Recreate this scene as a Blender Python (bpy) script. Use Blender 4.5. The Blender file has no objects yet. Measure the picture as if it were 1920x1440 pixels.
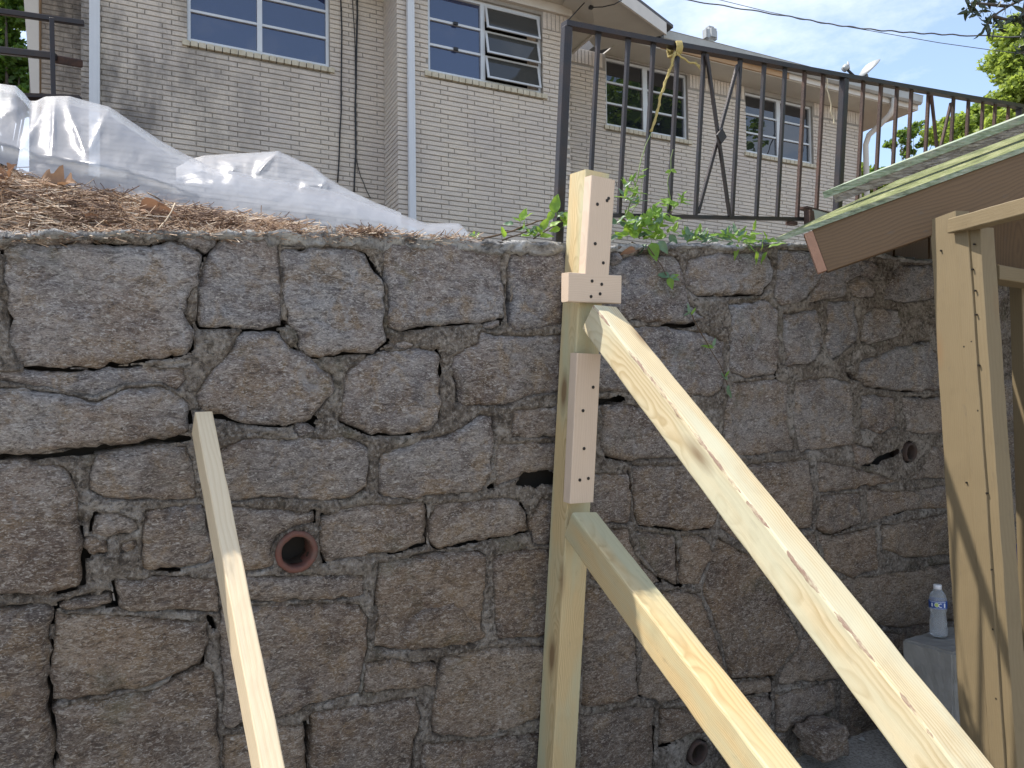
import bpy, bmesh, math, random
import numpy as np
from mathutils import Vector, Matrix, noise
from mathutils.geometry import delaunay_2d_cdt

R = math.radians
scene = bpy.context.scene
COL = scene.collection

# ------------------------------------------------------------------ camera
F_PX, CX, CY, EYE = 1440.0, 960.0, 720.0, 1.5
PITCH, ROLL = math.atan(35 / 1440.0), 0.012
cam_f = Vector((0, math.cos(PITCH), math.sin(PITCH)))
_r0 = Vector((1, 0, 0)); _u0 = Vector((0, -math.sin(PITCH), math.cos(PITCH)))
cam_r = _r0 * math.cos(ROLL) - _u0 * math.sin(ROLL)
cam_u = _r0 * math.sin(ROLL) + _u0 * math.cos(ROLL)
cam_o = Vector((0, 0, EYE))
cd = bpy.data.cameras.new('camera'); cam = bpy.data.objects.new('camera', cd); COL.objects.link(cam)
m = Matrix.Identity(4)
for i, v in enumerate((cam_r, cam_u, -cam_f)):
    for j in range(3): m[j][i] = v[j]
m.translation = cam_o
cam.matrix_world = m
cd.sensor_width = 36.0; cd.sensor_fit = 'HORIZONTAL'; cd.lens = 36.0 * F_PX / 1920.0
cd.clip_start = 0.05; cd.clip_end = 1000
scene.camera = cam

# ------------------------------------------------------------------ frames
A30 = R(30)
U = Vector((math.cos(A30), math.sin(A30), 0))        # along the retaining wall, to the right
N = Vector((math.sin(A30), -math.cos(A30), 0))       # out of the wall, towards the yard
TILT = 0.085                                         # the wall leans out at its top
UP = (Vector((0, 0, 1)) + N * TILT).normalized()
NT = U.cross(UP).normalized()                        # normal of the leaning face
def ray(px, py):
    return (cam_f + cam_r * ((px - CX) / F_PX) - cam_u * ((py - CY) / F_PX))
def at(px, py, d): return cam_o + ray(px, py) * d
W_TOP = at(1063, 455, 2.42)                          # a point at the top of the face
def on_plane(px, py, p0, n):
    r = ray(px, py); return cam_o + r * ((p0 - cam_o).dot(n) / r.dot(n))
def wall_sz(px, py, off=0.0):
    p = on_plane(px, py, W_TOP + NT * off, NT) - W_TOP
    return p.dot(U), p.dot(UP)
def wall_pt(s, z, h=0.0): return W_TOP + U * s + UP * z + NT * h
def wp(px, py, off=0.0): return on_plane(px, py, W_TOP + NT * off, NT)

# ------------------------------------------------------------------ light
SUN = (U * -0.34 + N * -0.36 + Vector((0, 0, 1)) * 0.87).normalized()
sd = bpy.data.lights.new('sun', 'SUN'); sd.energy = 3.3; sd.angle = R(0.55); sd.color = (1.0, 0.94, 0.85)
so = bpy.data.objects.new('sun', sd); COL.objects.link(so)
so.rotation_euler = SUN.to_track_quat('Z', 'Y').to_euler(); so.location = SUN * 40
world = bpy.data.worlds.new('World'); scene.world = world; world.use_nodes = True
wt = world.node_tree; wt.nodes.clear()
wo = wt.nodes.new('ShaderNodeOutputWorld'); bg = wt.nodes.new('ShaderNodeBackground')
sky = wt.nodes.new('ShaderNodeTexSky'); sky.sky_type = 'NISHITA'; sky.sun_disc = False
sky.sun_elevation = math.asin(SUN.z); sky.sun_rotation = math.atan2(SUN.x, SUN.y)
sky.air_density = 1.0; sky.dust_density = 1.2; sky.ozone_density = 1.6; sky.altitude = 200
bg.inputs['Strength'].default_value = 0.125
geo = wt.nodes.new('ShaderNodeNewGeometry')
tc = wt.nodes.new('ShaderNodeTexCoord')
mp = wt.nodes.new('ShaderNodeMapping'); mp.inputs['Scale'].default_value = (2.0, 2.0, 4.5); mp.inputs['Location'].default_value = (1.3, .4, .2)
nz = wt.nodes.new('ShaderNodeTexNoise'); nz.inputs['Scale'].default_value = 1.15; nz.inputs['Detail'].default_value = 9; nz.inputs['Roughness'].default_value = .62
rp = wt.nodes.new('ShaderNodeValToRGB'); rp.color_ramp.elements[0].position = .46; rp.color_ramp.elements[0].color = (.10, .10, .10, 1); rp.color_ramp.elements[1].position = .72
mx = wt.nodes.new('ShaderNodeMix'); mx.data_type = 'RGBA'
wt.links.new(tc.outputs['Generated'], mp.inputs['Vector']); wt.links.new(mp.outputs[0], nz.inputs['Vector'])
wt.links.new(nz.outputs['Fac'], rp.inputs['Fac']); wt.links.new(rp.outputs['Color'], mx.inputs['Factor'])
wt.links.new(sky.outputs[0], mx.inputs['A']); mx.inputs['B'].default_value = (4.9, 5.1, 5.45, 1)
wt.links.new(mx.outputs['Result'], bg.inputs['Color']); wt.links.new(bg.outputs[0], wo.inputs['Surface'])
vs = scene.view_settings; vs.view_transform = 'Standard'; vs.look = 'None'; vs.gamma = 1; vs.exposure = 1.2
scene.view_settings.use_curve_mapping = False
scene.render.engine = 'CYCLES'

# ------------------------------------------------------------------ helpers
rnd = random.Random(7)
def tag(o, label=None, cat=None, group=None, kind=None):
    if label: o['label'] = label
    if cat: o['category'] = cat
    if group: o['group'] = group
    if kind: o['kind'] = kind
    return o
def empty(name, loc, label=None, cat=None, group=None, kind=None):
    o = bpy.data.objects.new(name, None); COL.objects.link(o); o.location = loc; o.empty_display_size = .1
    return tag(o, label, cat, group, kind)
def wmat(o):
    o.rotation_mode = 'QUATERNION'
    l = Matrix.Translation(o.location) @ o.rotation_quaternion.to_matrix().to_4x4()
    return l if o.parent is None else wmat(o.parent) @ o.matrix_parent_inverse @ l
def link(name, me, mat=None, parent=None, loc=(0, 0, 0), smooth=False, rot=None):
    """an object whose mesh is given relative to the world point loc"""
    if mat is not None and len(me.materials) == 0: me.materials.append(mat)
    if smooth:
        me.polygons.foreach_set('use_smooth', [True] * len(me.polygons))
    o = bpy.data.objects.new(name, me); COL.objects.link(o)
    loc = Vector(loc)
    if parent is not None:
        o.parent = parent; o.matrix_parent_inverse = wmat(parent).inverted()
    o.location = loc
    if rot is not None: o.rotation_mode = 'QUATERNION'; o.rotation_quaternion = rot
    return o
class MB:
    def __init__(s): s.v = []; s.f = []
    def add(s, vs, fs):
        b = len(s.v); s.v += [tuple(v) for v in vs]; s.f += [tuple(b + i for i in f) for f in fs]
    def hexa(s, p):     # 8 points: bottom loop 0-3, top loop 4-7
        s.add(p, [(0, 3, 2, 1), (4, 5, 6, 7), (0, 1, 5, 4), (1, 2, 6, 5), (2, 3, 7, 6), (3, 0, 4, 7)])
    def box(s, o, a, b, c):   # corner and three edge vectors
        o = Vector(o); s.hexa([o, o + a, o + a + b, o + b, o + c, o + a + c, o + a + b + c, o + b + c])
    def cbox(s, c, a, b, d):  # centre and three full edge vectors
        s.box(Vector(c) - a / 2 - b / 2 - d / 2, a, b, d)
    def tube(s, pts, r, seg=8, cap=True):
        pts = [Vector(p) for p in pts]; n = len(pts); rings = []
        t0 = (pts[1] - pts[0]).normalized(); ref = t0.orthogonal().normalized()
        for i, p in enumerate(pts):
            t = ((pts[min(i + 1, n - 1)] - pts[max(i - 1, 0)])).normalized()
            ref = (ref - t * ref.dot(t)).normalized(); b = t.cross(ref)
            rr = r[i] if isinstance(r, (list, tuple)) else r
            rings.append([p + (ref * math.cos(2 * math.pi * k / seg) + b * math.sin(2 * math.pi * k / seg)) * rr for k in range(seg)])
        base = len(s.v)
        for q in rings: s.v += [tuple(v) for v in q]
        for i in range(n - 1):
            for k in range(seg):
                k2 = (k + 1) % seg
                s.f.append((base + i * seg + k, base + i * seg + k2, base + (i + 1) * seg + k2, base + (i + 1) * seg + k))
        if cap:
            s.f.append(tuple(base + k for k in reversed(range(seg)))); s.f.append(tuple(base + (n - 1) * seg + k for k in range(seg)))
    def lathe(s, c, prof, seg=24):
        c = Vector(c); base = len(s.v)
        for r, z in prof:
            for k in range(seg):
                a = 2 * math.pi * k / seg; s.v.append((c.x + r * math.cos(a), c.y + r * math.sin(a), c.z + z))
        for i in range(len(prof) - 1):
            for k in range(seg):
                k2 = (k + 1) % seg
                s.f.append((base + i * seg + k, base + i * seg + k2, base + (i + 1) * seg + k2, base + (i + 1) * seg + k))
    def build(s, name, mat, parent=None, origin=None, smooth=False, bevel=0, seg=2):
        a = np.array(s.v, dtype=float)
        if origin is None: origin = Vector(a.mean(axis=0)) if len(a) else Vector((0, 0, 0))
        origin = Vector(origin)
        me = bpy.data.meshes.new(name); me.from_pydata([tuple(Vector(v) - origin) for v in s.v], [], s.f); me.update()
        if bevel:
            bm = bmesh.new(); bm.from_mesh(me)
            bmesh.ops.recalc_face_normals(bm, faces=bm.faces)
            bmesh.ops.bevel(bm, geom=[e for e in bm.edges], offset=bevel, segments=seg, affect='EDGES', clamp_overlap=True)
            bm.to_mesh(me); bm.free()
        return link(name, me, mat, parent, origin, smooth)

# ------------------------------------------------------------------ materials
class NT_:
    def __init__(s, name):
        s.m = bpy.data.materials.new(name); s.m.use_nodes = True; s.t = s.m.node_tree; s.t.nodes.clear()
        s.out = s.t.nodes.new('ShaderNodeOutputMaterial'); s.p = s.t.nodes.new('ShaderNodeBsdfPrincipled')
        s.t.links.new(s.p.outputs[0], s.out.inputs['Surface'])
        s.tc = s.t.nodes.new('ShaderNodeTexCoord'); s.g = s.t.nodes.new('ShaderNodeNewGeometry')
    def n(s, typ, **kw):
        x = s.t.nodes.new('ShaderNode' + typ)
        for k, v in kw.items():
            if k in x.inputs: s.set(x.inputs[k], v)
            else: setattr(x, k, v)
        return x
    def set(s, inp, v):
        if isinstance(v, bpy.types.NodeSocket): s.t.links.new(v, inp)
        else: inp.default_value = v
    @property
    def world(s): return s.g.outputs['Position']
    @property
    def obj(s): return s.tc.outputs['Object']
    def mapping(s, vec, scale=(1, 1, 1), loc=(0, 0, 0), rot=(0, 0, 0)):
        x = s.n('Mapping'); s.set(x.inputs['Vector'], vec); s.set(x.inputs['Scale'], scale); s.set(x.inputs['Location'], loc); s.set(x.inputs['Rotation'], rot)
        return x.outputs[0]
    def noise(s, vec, scale, detail=4, rough=.55, dist=0):
        x = s.n('TexNoise'); s.set(x.inputs['Vector'], vec); x.inputs['Scale'].default_value = scale
        x.inputs['Detail'].default_value = detail; x.inputs['Roughness'].default_value = rough; x.inputs['Distortion'].default_value = dist
        return x.outputs['Fac']
    def vor(s, vec, scale, out='Distance', feature='F1'):
        x = s.n('TexVoronoi'); x.feature = feature; s.set(x.inputs['Vector'], vec); x.inputs['Scale'].default_value = scale
        return x.outputs[out]
    def ramp(s, fac, stops):
        x = s.n('ValToRGB'); s.set(x.inputs['Fac'], fac); e = x.color_ramp.elements
        while len(e) < len(stops): e.new(.5)
        for i, (p, c) in enumerate(stops):
            e[i].position = p; e[i].color = (c, c, c, 1) if isinstance(c, (int, float)) else (*c, 1)
        return x.outputs['Color']
    def mix(s, fac, a, b, mode='MIX'):
        x = s.n('Mix'); x.data_type = 'RGBA'; x.blend_type = mode
        s.set(x.inputs[0], fac); s.set(x.inputs[6], (*a, 1) if isinstance(a, tuple) and len(a) == 3 else a)
        s.set(x.inputs[7], (*b, 1) if isinstance(b, tuple) and len(b) == 3 else b)
        return x.outputs[2]
    def math(s, op, a, b=0.0, c=None):
        x = s.n('Math'); x.operation = op; s.set(x.inputs[0], a); s.set(x.inputs[1], b)
        if c is not None: s.set(x.inputs[2], c)
        return x.outputs[0]
    def bump(s, h, strength=.5, dist=.01, normal=None):
        x = s.n('Bump'); x.inputs['Strength'].default_value = strength; x.inputs['Distance'].default_value = dist
        s.set(x.inputs['Height'], h)
        if normal is not None: s.set(x.inputs['Normal'], normal)
        return x.outputs['Normal']
    def random(s): return s.n('ObjectInfo').outputs['Random']
    def fin(s, color=None, rough=.8, normal=None, **kw):
        if color is not None: s.set(s.p.inputs['Base Color'], (*color, 1) if isinstance(color, tuple) else color)
        s.set(s.p.inputs['Roughness'], rough)
        if normal is not None: s.set(s.p.inputs['Normal'], normal)
        for k, v in kw.items(): s.set(s.p.inputs[k.replace('_', ' ')], v)
        return s.m

def m_stone():
    k = NT_('rubble_stone'); W = k.world; rn = k.random()
    off = k.n('CombineXYZ'); k.set(off.inputs[0], k.math('MULTIPLY', rn, 37.0)); k.set(off.inputs[1], k.math('MULTIPLY', rn, 11.0))
    va = k.n('VectorMath'); va.operation = 'ADD'; k.set(va.inputs[0], W); k.set(va.inputs[1], off.outputs[0]); V = va.outputs[0]
    ang = k.math('MULTIPLY_ADD', rn, 1.3, -.55); rv = k.n('CombineXYZ'); k.set(rv.inputs[1], ang)
    mpn = k.n('Mapping'); k.set(mpn.inputs['Vector'], V); k.set(mpn.inputs['Rotation'], rv.outputs[0]); k.set(mpn.inputs['Scale'], (1, 1, 2.4)); Vs = mpn.outputs[0]
    big = k.noise(V, 5.0, 6, .62, .6)
    blot = k.noise(V, 13, 6, .65, .8)
    strk = k.noise(Vs, 21, 9, .76, 1.4)
    flk = k.noise(Vs, 75, 6, .72, 1.3)
    fine = k.noise(Vs, 190, 4, .7, .5)
    hz = k.n('SeparateXYZ'); k.set(hz.inputs[0], W)
    hi = k.n('MapRange'); k.set(hi.inputs[0], hz.outputs[2]); hi.inputs[1].default_value = .95; hi.inputs[2].default_value = 1.75; H = hi.outputs[0]
    tone = k.ramp(rn, [(0, (.25, .20, .155)), (.2, (.42, .345, .27)), (.4, (.23, .205, .19)), (.6, (.46, .375, .29)), (.8, (.27, .225, .19)), (1, (.36, .31, .27))])
    cool = k.ramp(rn, [(0, (.40, .395, .40)), (.3, (.29, .295, .315)), (.6, (.46, .455, .45)), (1, (.33, .335, .355))])
    c = k.mix(k.math('MULTIPLY', H, .85), tone, cool)
    br = k.ramp(k.noise(V, 3.3, 5, .65, .5), [(.44, 0.0), (.64, 1.0)])
    c = k.mix(k.math('MULTIPLY', br, .6), c, (.30, .19, .11))
    c = k.mix(k.ramp(blot, [(.50, 0.0), (.62, .75)]), c, (.40, .29, .175))
    c = k.mix(k.ramp(big, [(.38, .75), (.50, 0.0)]), c, k.mix(.65, c, (.075, .045, .04)))
    c = k.mix(k.ramp(strk, [(.38, .85), (.49, 0.0)]), c, k.mix(.7, c, (.045, .037, .033)))
    c = k.mix(k.ramp(strk, [(.52, 0.0), (.61, .8)]), c, k.mix(.65, c, (.58, .54, .49)))
    c = k.mix(k.ramp(flk, [(.53, 0.0), (.61, .95)]), c, (.68, .65, .60))
    c = k.mix(k.ramp(flk, [(.37, .8), (.46, 0.0)]), c, (.06, .042, .038))
    c = k.mix(k.ramp(fine, [(.36, .5), (.5, 0.0)]), c, (.08, .068, .06))
    li = k.ramp(k.noise(V, 8.5, 8, .75, 1.6), [(.58, 0.0), (.66, .6)])
    c = k.mix(k.math('MULTIPLY', li, k.math('MULTIPLY_ADD', H, .7, .3)), c, (.46, .47, .48))
    gn = k.ramp(k.noise(W, 4.7, 5, .65), [(.60, 0.0), (.74, .4)])
    c = k.mix(gn, c, (.115, .135, .075))
    c = k.mix(1.0, c, k.mix(H, (.70, .655, .61), (.74, .735, .75)), 'MULTIPLY')
    b = k.bump(flk, .7, .007); b = k.bump(strk, .55, .014, b); b = k.bump(fine, .6, .003, b)
    return k.fin(c, .88, b)
def m_mortar():
    k = NT_('old_mortar'); W = k.world
    a = k.noise(W, 9, 6, .65, .6); f = k.noise(W, 90, 6, .75); v = k.vor(W, 170)
    c = k.ramp(a, [(.32, (.12, .10, .082)), (.5, (.225, .195, .165)), (.66, (.36, .33, .29))])
    c = k.mix(k.ramp(f, [(.5, 0.0), (.66, .8)]), c, (.56, .54, .50))
    c = k.mix(k.ramp(k.noise(W, 7.5, 6, .7, .8), [(.53, 0.0), (.64, .8)]), c, (.52, .50, .47))
    c = k.mix(k.ramp(k.noise(W, 45, 5, .75, .5), [(.38, .75), (.47, 0.0)]), c, (.05, .042, .034))
    c = k.mix(k.ramp(f, [(.30, .8), (.46, 0.0)]), c, (.04, .034, .028))
    c = k.mix(k.ramp(k.noise(W, 6, 5, .6), [(.58, 0.0), (.72, .45)]), c, (.12, .125, .07))
    c = k.mix(1.0, c, (.80, .76, .72), 'MULTIPLY')
    b = k.bump(f, 1.0, .012); b = k.bump(v, .6, .006, b)
    return k.fin(c, .95, b)
def m_coping():
    k = NT_('weathered_cement'); W = k.world
    a = k.noise(W, 14, 7, .7, .5); f = k.noise(W, 95, 6, .75)
    c = k.ramp(a, [(.36, (.10, .095, .09)), (.47, (.33, .32, .305)), (.62, (.55, .54, .51))])
    c = k.mix(k.ramp(f, [(.32, .8), (.46, 0.0)]), c, (.05, .047, .045))
    c = k.mix(k.ramp(f, [(.56, 0.0), (.75, .7)]), c, (.55, .54, .52))
    b = k.bump(f, 1.0, .012); b = k.bump(a, .8, .02, b)
    return k.fin(c, .95, b)
def m_wood(name, pale, ring, green=None, wane=None, ringstr=.6, scale=60, rough=.62, dirt=.15, blotch=.5):
    """sawn timber, the length along the object's local Z"""
    k = NT_(name); O = k.obj; rn = k.random()
    sh = k.n('CombineXYZ'); k.set(sh.inputs[0], k.math('MULTIPLY_ADD', rn, .09, .035)); k.set(sh.inputs[1], k.math('MULTIPLY_ADD', rn, -.07, .06)); k.set(sh.inputs[2], k.math('MULTIPLY', rn, 9.0))
    va = k.n('VectorMath'); va.operation = 'ADD'; k.set(va.inputs[0], O); k.set(va.inputs[1], sh.outputs[0]); V = va.outputs[0]
    wob = k.noise(k.mapping(V, (2.2, 2.2, 1.5)), 1.9, 3, .5)
    wv = k.n('CombineXYZ'); k.set(wv.inputs[0], k.math('MULTIPLY_ADD', wob, .10, -.05)); k.set(wv.inputs[1], k.math('MULTIPLY_ADD', wob, -.06, .03))
    vb = k.n('VectorMath'); vb.operation = 'ADD'; k.set(vb.inputs[0], k.mapping(V, (1, 1, .035))); k.set(vb.inputs[1], wv.outputs[0])
    w = k.n('TexWave'); w.wave_type = 'RINGS'; w.rings_direction = 'Z'; w.wave_profile = 'SAW'
    k.set(w.inputs['Vector'], vb.outputs[0]); w.inputs['Scale'].default_value = scale; w.inputs['Distortion'].default_value = 1.3
    w.inputs['Detail'].default_value = 2; w.inputs['Detail Scale'].default_value = .8
    fib = k.noise(k.mapping(V, (1, 1, .035)), 420, 4, .65)
    fib2 = k.noise(k.mapping(V, (1, 1, .06)), 90, 4, .6)
    c = k.mix(k.math('MULTIPLY', k.ramp(w.outputs['Color'], [(.35, 0.0), (.85, 1.0), (1, .2)]), ringstr), pale, ring)
    c = k.mix(k.ramp(fib, [(.35, .35), (.6, 0.0)]), c, k.mix(.5, c, ring))
    if green:
        c = k.mix(k.ramp(k.noise(k.mapping(V, (6, 6, 1.3)), 2.0, 3, .5), [(.4, 0.0), (.62, .8)]), c, green)
    c = k.mix(k.math('MULTIPLY', k.ramp(k.noise(V, 7, 6, .65), [(.55, 0.0), (.8, 1.0)]), blotch), c, k.mix(.5, c, (ring[0] * .6, ring[1] * .58, ring[2] * .55)))
    c = k.mix(k.math('MULTIPLY', k.ramp(k.noise(k.mapping(V, (1, 1, .3)), 45, 6, .75), [(.60, 0.0), (.72, 1.0)]), dirt), c, (.10, .085, .07))
    kn = k.vor(k.mapping(V, (7, 7, 2.2)), 1.0)
    c = k.mix(k.ramp(kn, [(.07, .9), (.11, .45), (.19, 0.0)]), c, (.20, .12, .055))
    if wane:
        sp = k.n('SeparateXYZ'); k.set(sp.inputs[0], O)
        e1 = k.math('ABSOLUTE', k.math('SUBTRACT', sp.outputs[0], wane[0])); e2 = k.math('ABSOLUTE', k.math('SUBTRACT', sp.outputs[1], wane[1]))
        dd = k.math('ADD', e1, e2); th = k.math('MULTIPLY', k.noise(k.mapping(O, (1, 1, .5)), 14, 4, .6), .042)
        wf = k.math('MULTIPLY', k.math('LESS_THAN', dd, k.math('SUBTRACT', th, .013)), k.ramp(k.noise(k.mapping(O, (1, 1, .35)), 80, 5, .7), [(.40, .25), (.58, 1.0)]))
        c = k.mix(wf, c, (.24, .155, .11))
    b = k.bump(fib, .35, .0012); b = k.bump(fib2, .4, .002, b); b = k.bump(w.outputs['Color'], .15, .001, b)
    return k.fin(c, rough, b)
def m_brick():
    k = NT_('painted_brick'); W = k.world; rn = k.random()
    f = k.noise(W, 120, 6, .72); a = k.noise(W, 1.4, 5, .6); s = k.noise(k.mapping(W, (1, 1, .45)), 3.1, 6, .65)
    c = k.mix(k.math('MULTIPLY', rn, .6), (.70, .62, .515), (.62, .545, .45))
    c = k.mix(k.ramp(a, [(.4, 0.0), (.65, .6)]), c, (.56, .50, .455))
    c = k.mix(k.ramp(f, [(.34, .6), (.5, 0.0)]), c, (.30, .275, .245))
    c = k.mix(k.ramp(k.noise(k.mapping(W, (1, 1, 5)), 4.5, 4, .7), [(.40, .35), (.6, 0.0)]), c, (.40, .37, .34))
    sp = k.n('SeparateXYZ'); k.set(sp.inputs[0], W)
    # grime towards the old left hand end of the house, where the pipe drips
    lf = k.n('MapRange'); k.set(lf.inputs[0], sp.outputs[0]); lf.inputs[1].default_value = -1.9; lf.inputs[2].default_value = -3.7
    g = k.math('MULTIPLY', k.ramp(s, [(.40, 0.0), (.62, 1.0)]), lf.outputs[0])
    c = k.mix(k.math('MULTIPLY', g, .85), c, (.105, .10, .10))
    b = k.bump(f, .9, .006); b = k.bump(k.noise(W, 40, 4, .6), .6, .008, b)
    return k.fin(c, .8, b)
def m_plain(name, col, rough=.6, metal=0, bumpscale=None, bs=.3, var=.15, vscale=6, dark=None, spec=.5):
    k = NT_(name); W = k.world
    c = k.mix(k.math('MULTIPLY', k.ramp(k.noise(W, vscale, 6, .65), [(.35, 0.0), (.7, 1.0)]), var), col, dark or tuple(x * .5 for x in col))
    nrm = None
    if bumpscale: nrm = k.bump(k.noise(W, bumpscale, 5, .65), bs, .004)
    return k.fin(c, rough, nrm, Metallic=metal, **{'Specular_IOR_Level': spec})
M = {}
WY = .0445
M['stone'] = m_stone(); M['mortar'] = m_mortar(); M['coping'] = m_coping(); M['brick'] = m_brick()
M['sill'] = m_plain('sill_brick_paint', (.56, .51, .40), .8, 0, 60, .6, .6, 18, (.30, .25, .15))
M['earth'] = m_plain('dark_earth', (.035, .03, .025), .95, bumpscale=80)
M['brickmortar'] = m_plain('brick_mortar', (.31, .285, .25), .9, bumpscale=120, var=.4)
M['pine'] = m_wood('new_pine', (.62, .49, .37), (.50, .36, .25), ringstr=.28, scale=48, dirt=.04, blotch=.15)
M['pine2'] = m_wood('pale_pine_stick', (.68, .56, .38), (.50, .36, .20), ringstr=.3, scale=38, dirt=.06, blotch=.3)
M['treated'] = m_wood('treated_timber', (.60, .46, .245), (.38, .25, .10), green=(.46, .45, .29), ringstr=.6, scale=62, dirt=.3)
M['treated2'] = m_wood('yellow_treated_timber', (.62, .52, .33), (.38, .27, .12), green=(.55, .53, .38), wane=(-.0445, WY), ringstr=.6, scale=44, dirt=.15)
M['shedwood'] = m_wood('old_painted_shed_wood', (.20, .152, .083), (.15, .108, .055), ringstr=.25, scale=40, dirt=.35, rough=.7, blotch=.5)
M['iron'] = m_plain('black_painted_iron', (.022, .021, .024), .42, .3, 160, .3, .5, 14, (.06, .035, .024))
M['rust'] = m_plain('rusty_iron', (.045, .028, .024), .7, .2, 150, .6, .8, 14, (.115, .058, .04))
M['pipewhite'] = m_plain('white_metal', (.62, .64, .66), .45, 0, None, .3, .15, 3)
M['frame'] = m_plain('window_metal', (.60, .615, .62), .4, .2, None, .3, .2, 8)
M['trim'] = m_plain('cream_trim', (.60, .56, .50), .6, 0, 40, .1, .2, 3)
M['soffit'] = m_plain('cream_soffit', (.58, .55, .48), .7, 0, 30, .1, .25, 2)
M['gutter'] = m_plain('old_gutter', (.40, .41, .40), .5, .2, None, .3, .4, 4)
M['tan'] = m_plain('bare_tan_fascia', (.42, .27, .15), .8, 0, 30, .3, .4, 5)
M['shingle'] = m_plain('grey_shingle', (.10, .10, .105), .9, 0, 60, .8, .4, 6)
M['black'] = m_plain('black_rubber', (.015, .015, .016), .5)
M['clay'] = m_plain('red_clay', (.15, .055, .038), .8, 0, 90, .8, .85, 22, (.10, .075, .06))
M['clay2'] = m_plain('dark_clay', (.07, .04, .03), .85, 0, 90, .8, .85, 22, (.05, .045, .04))  # darker clay for the smaller pipes
M['wire'] = m_plain('grey_wire', (.06, .06, .065), .6)
M['dirt'] = m_plain('silt', (.07, .05, .032), .95, 0, 120, 1, .5, 20)
M['concrete'] = m_plain('dusty_concrete', (.30, .29, .265), .9, 0, 70, .7, .5, 8, (.15, .15, .14))
M['nail'] = m_plain('dark_nail', (.03, .025, .022), .5, .5)
M['brown'] = m_wood('brown_stained_board', (.145, .09, .045), (.085, .05, .026), ringstr=.5, scale=26, dirt=.7, rough=.75)
M['cut'] = m_plain('pinkish_cut_wood', (.36, .20, .13), .8, 0, 120, .6, .3, 30)
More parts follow.
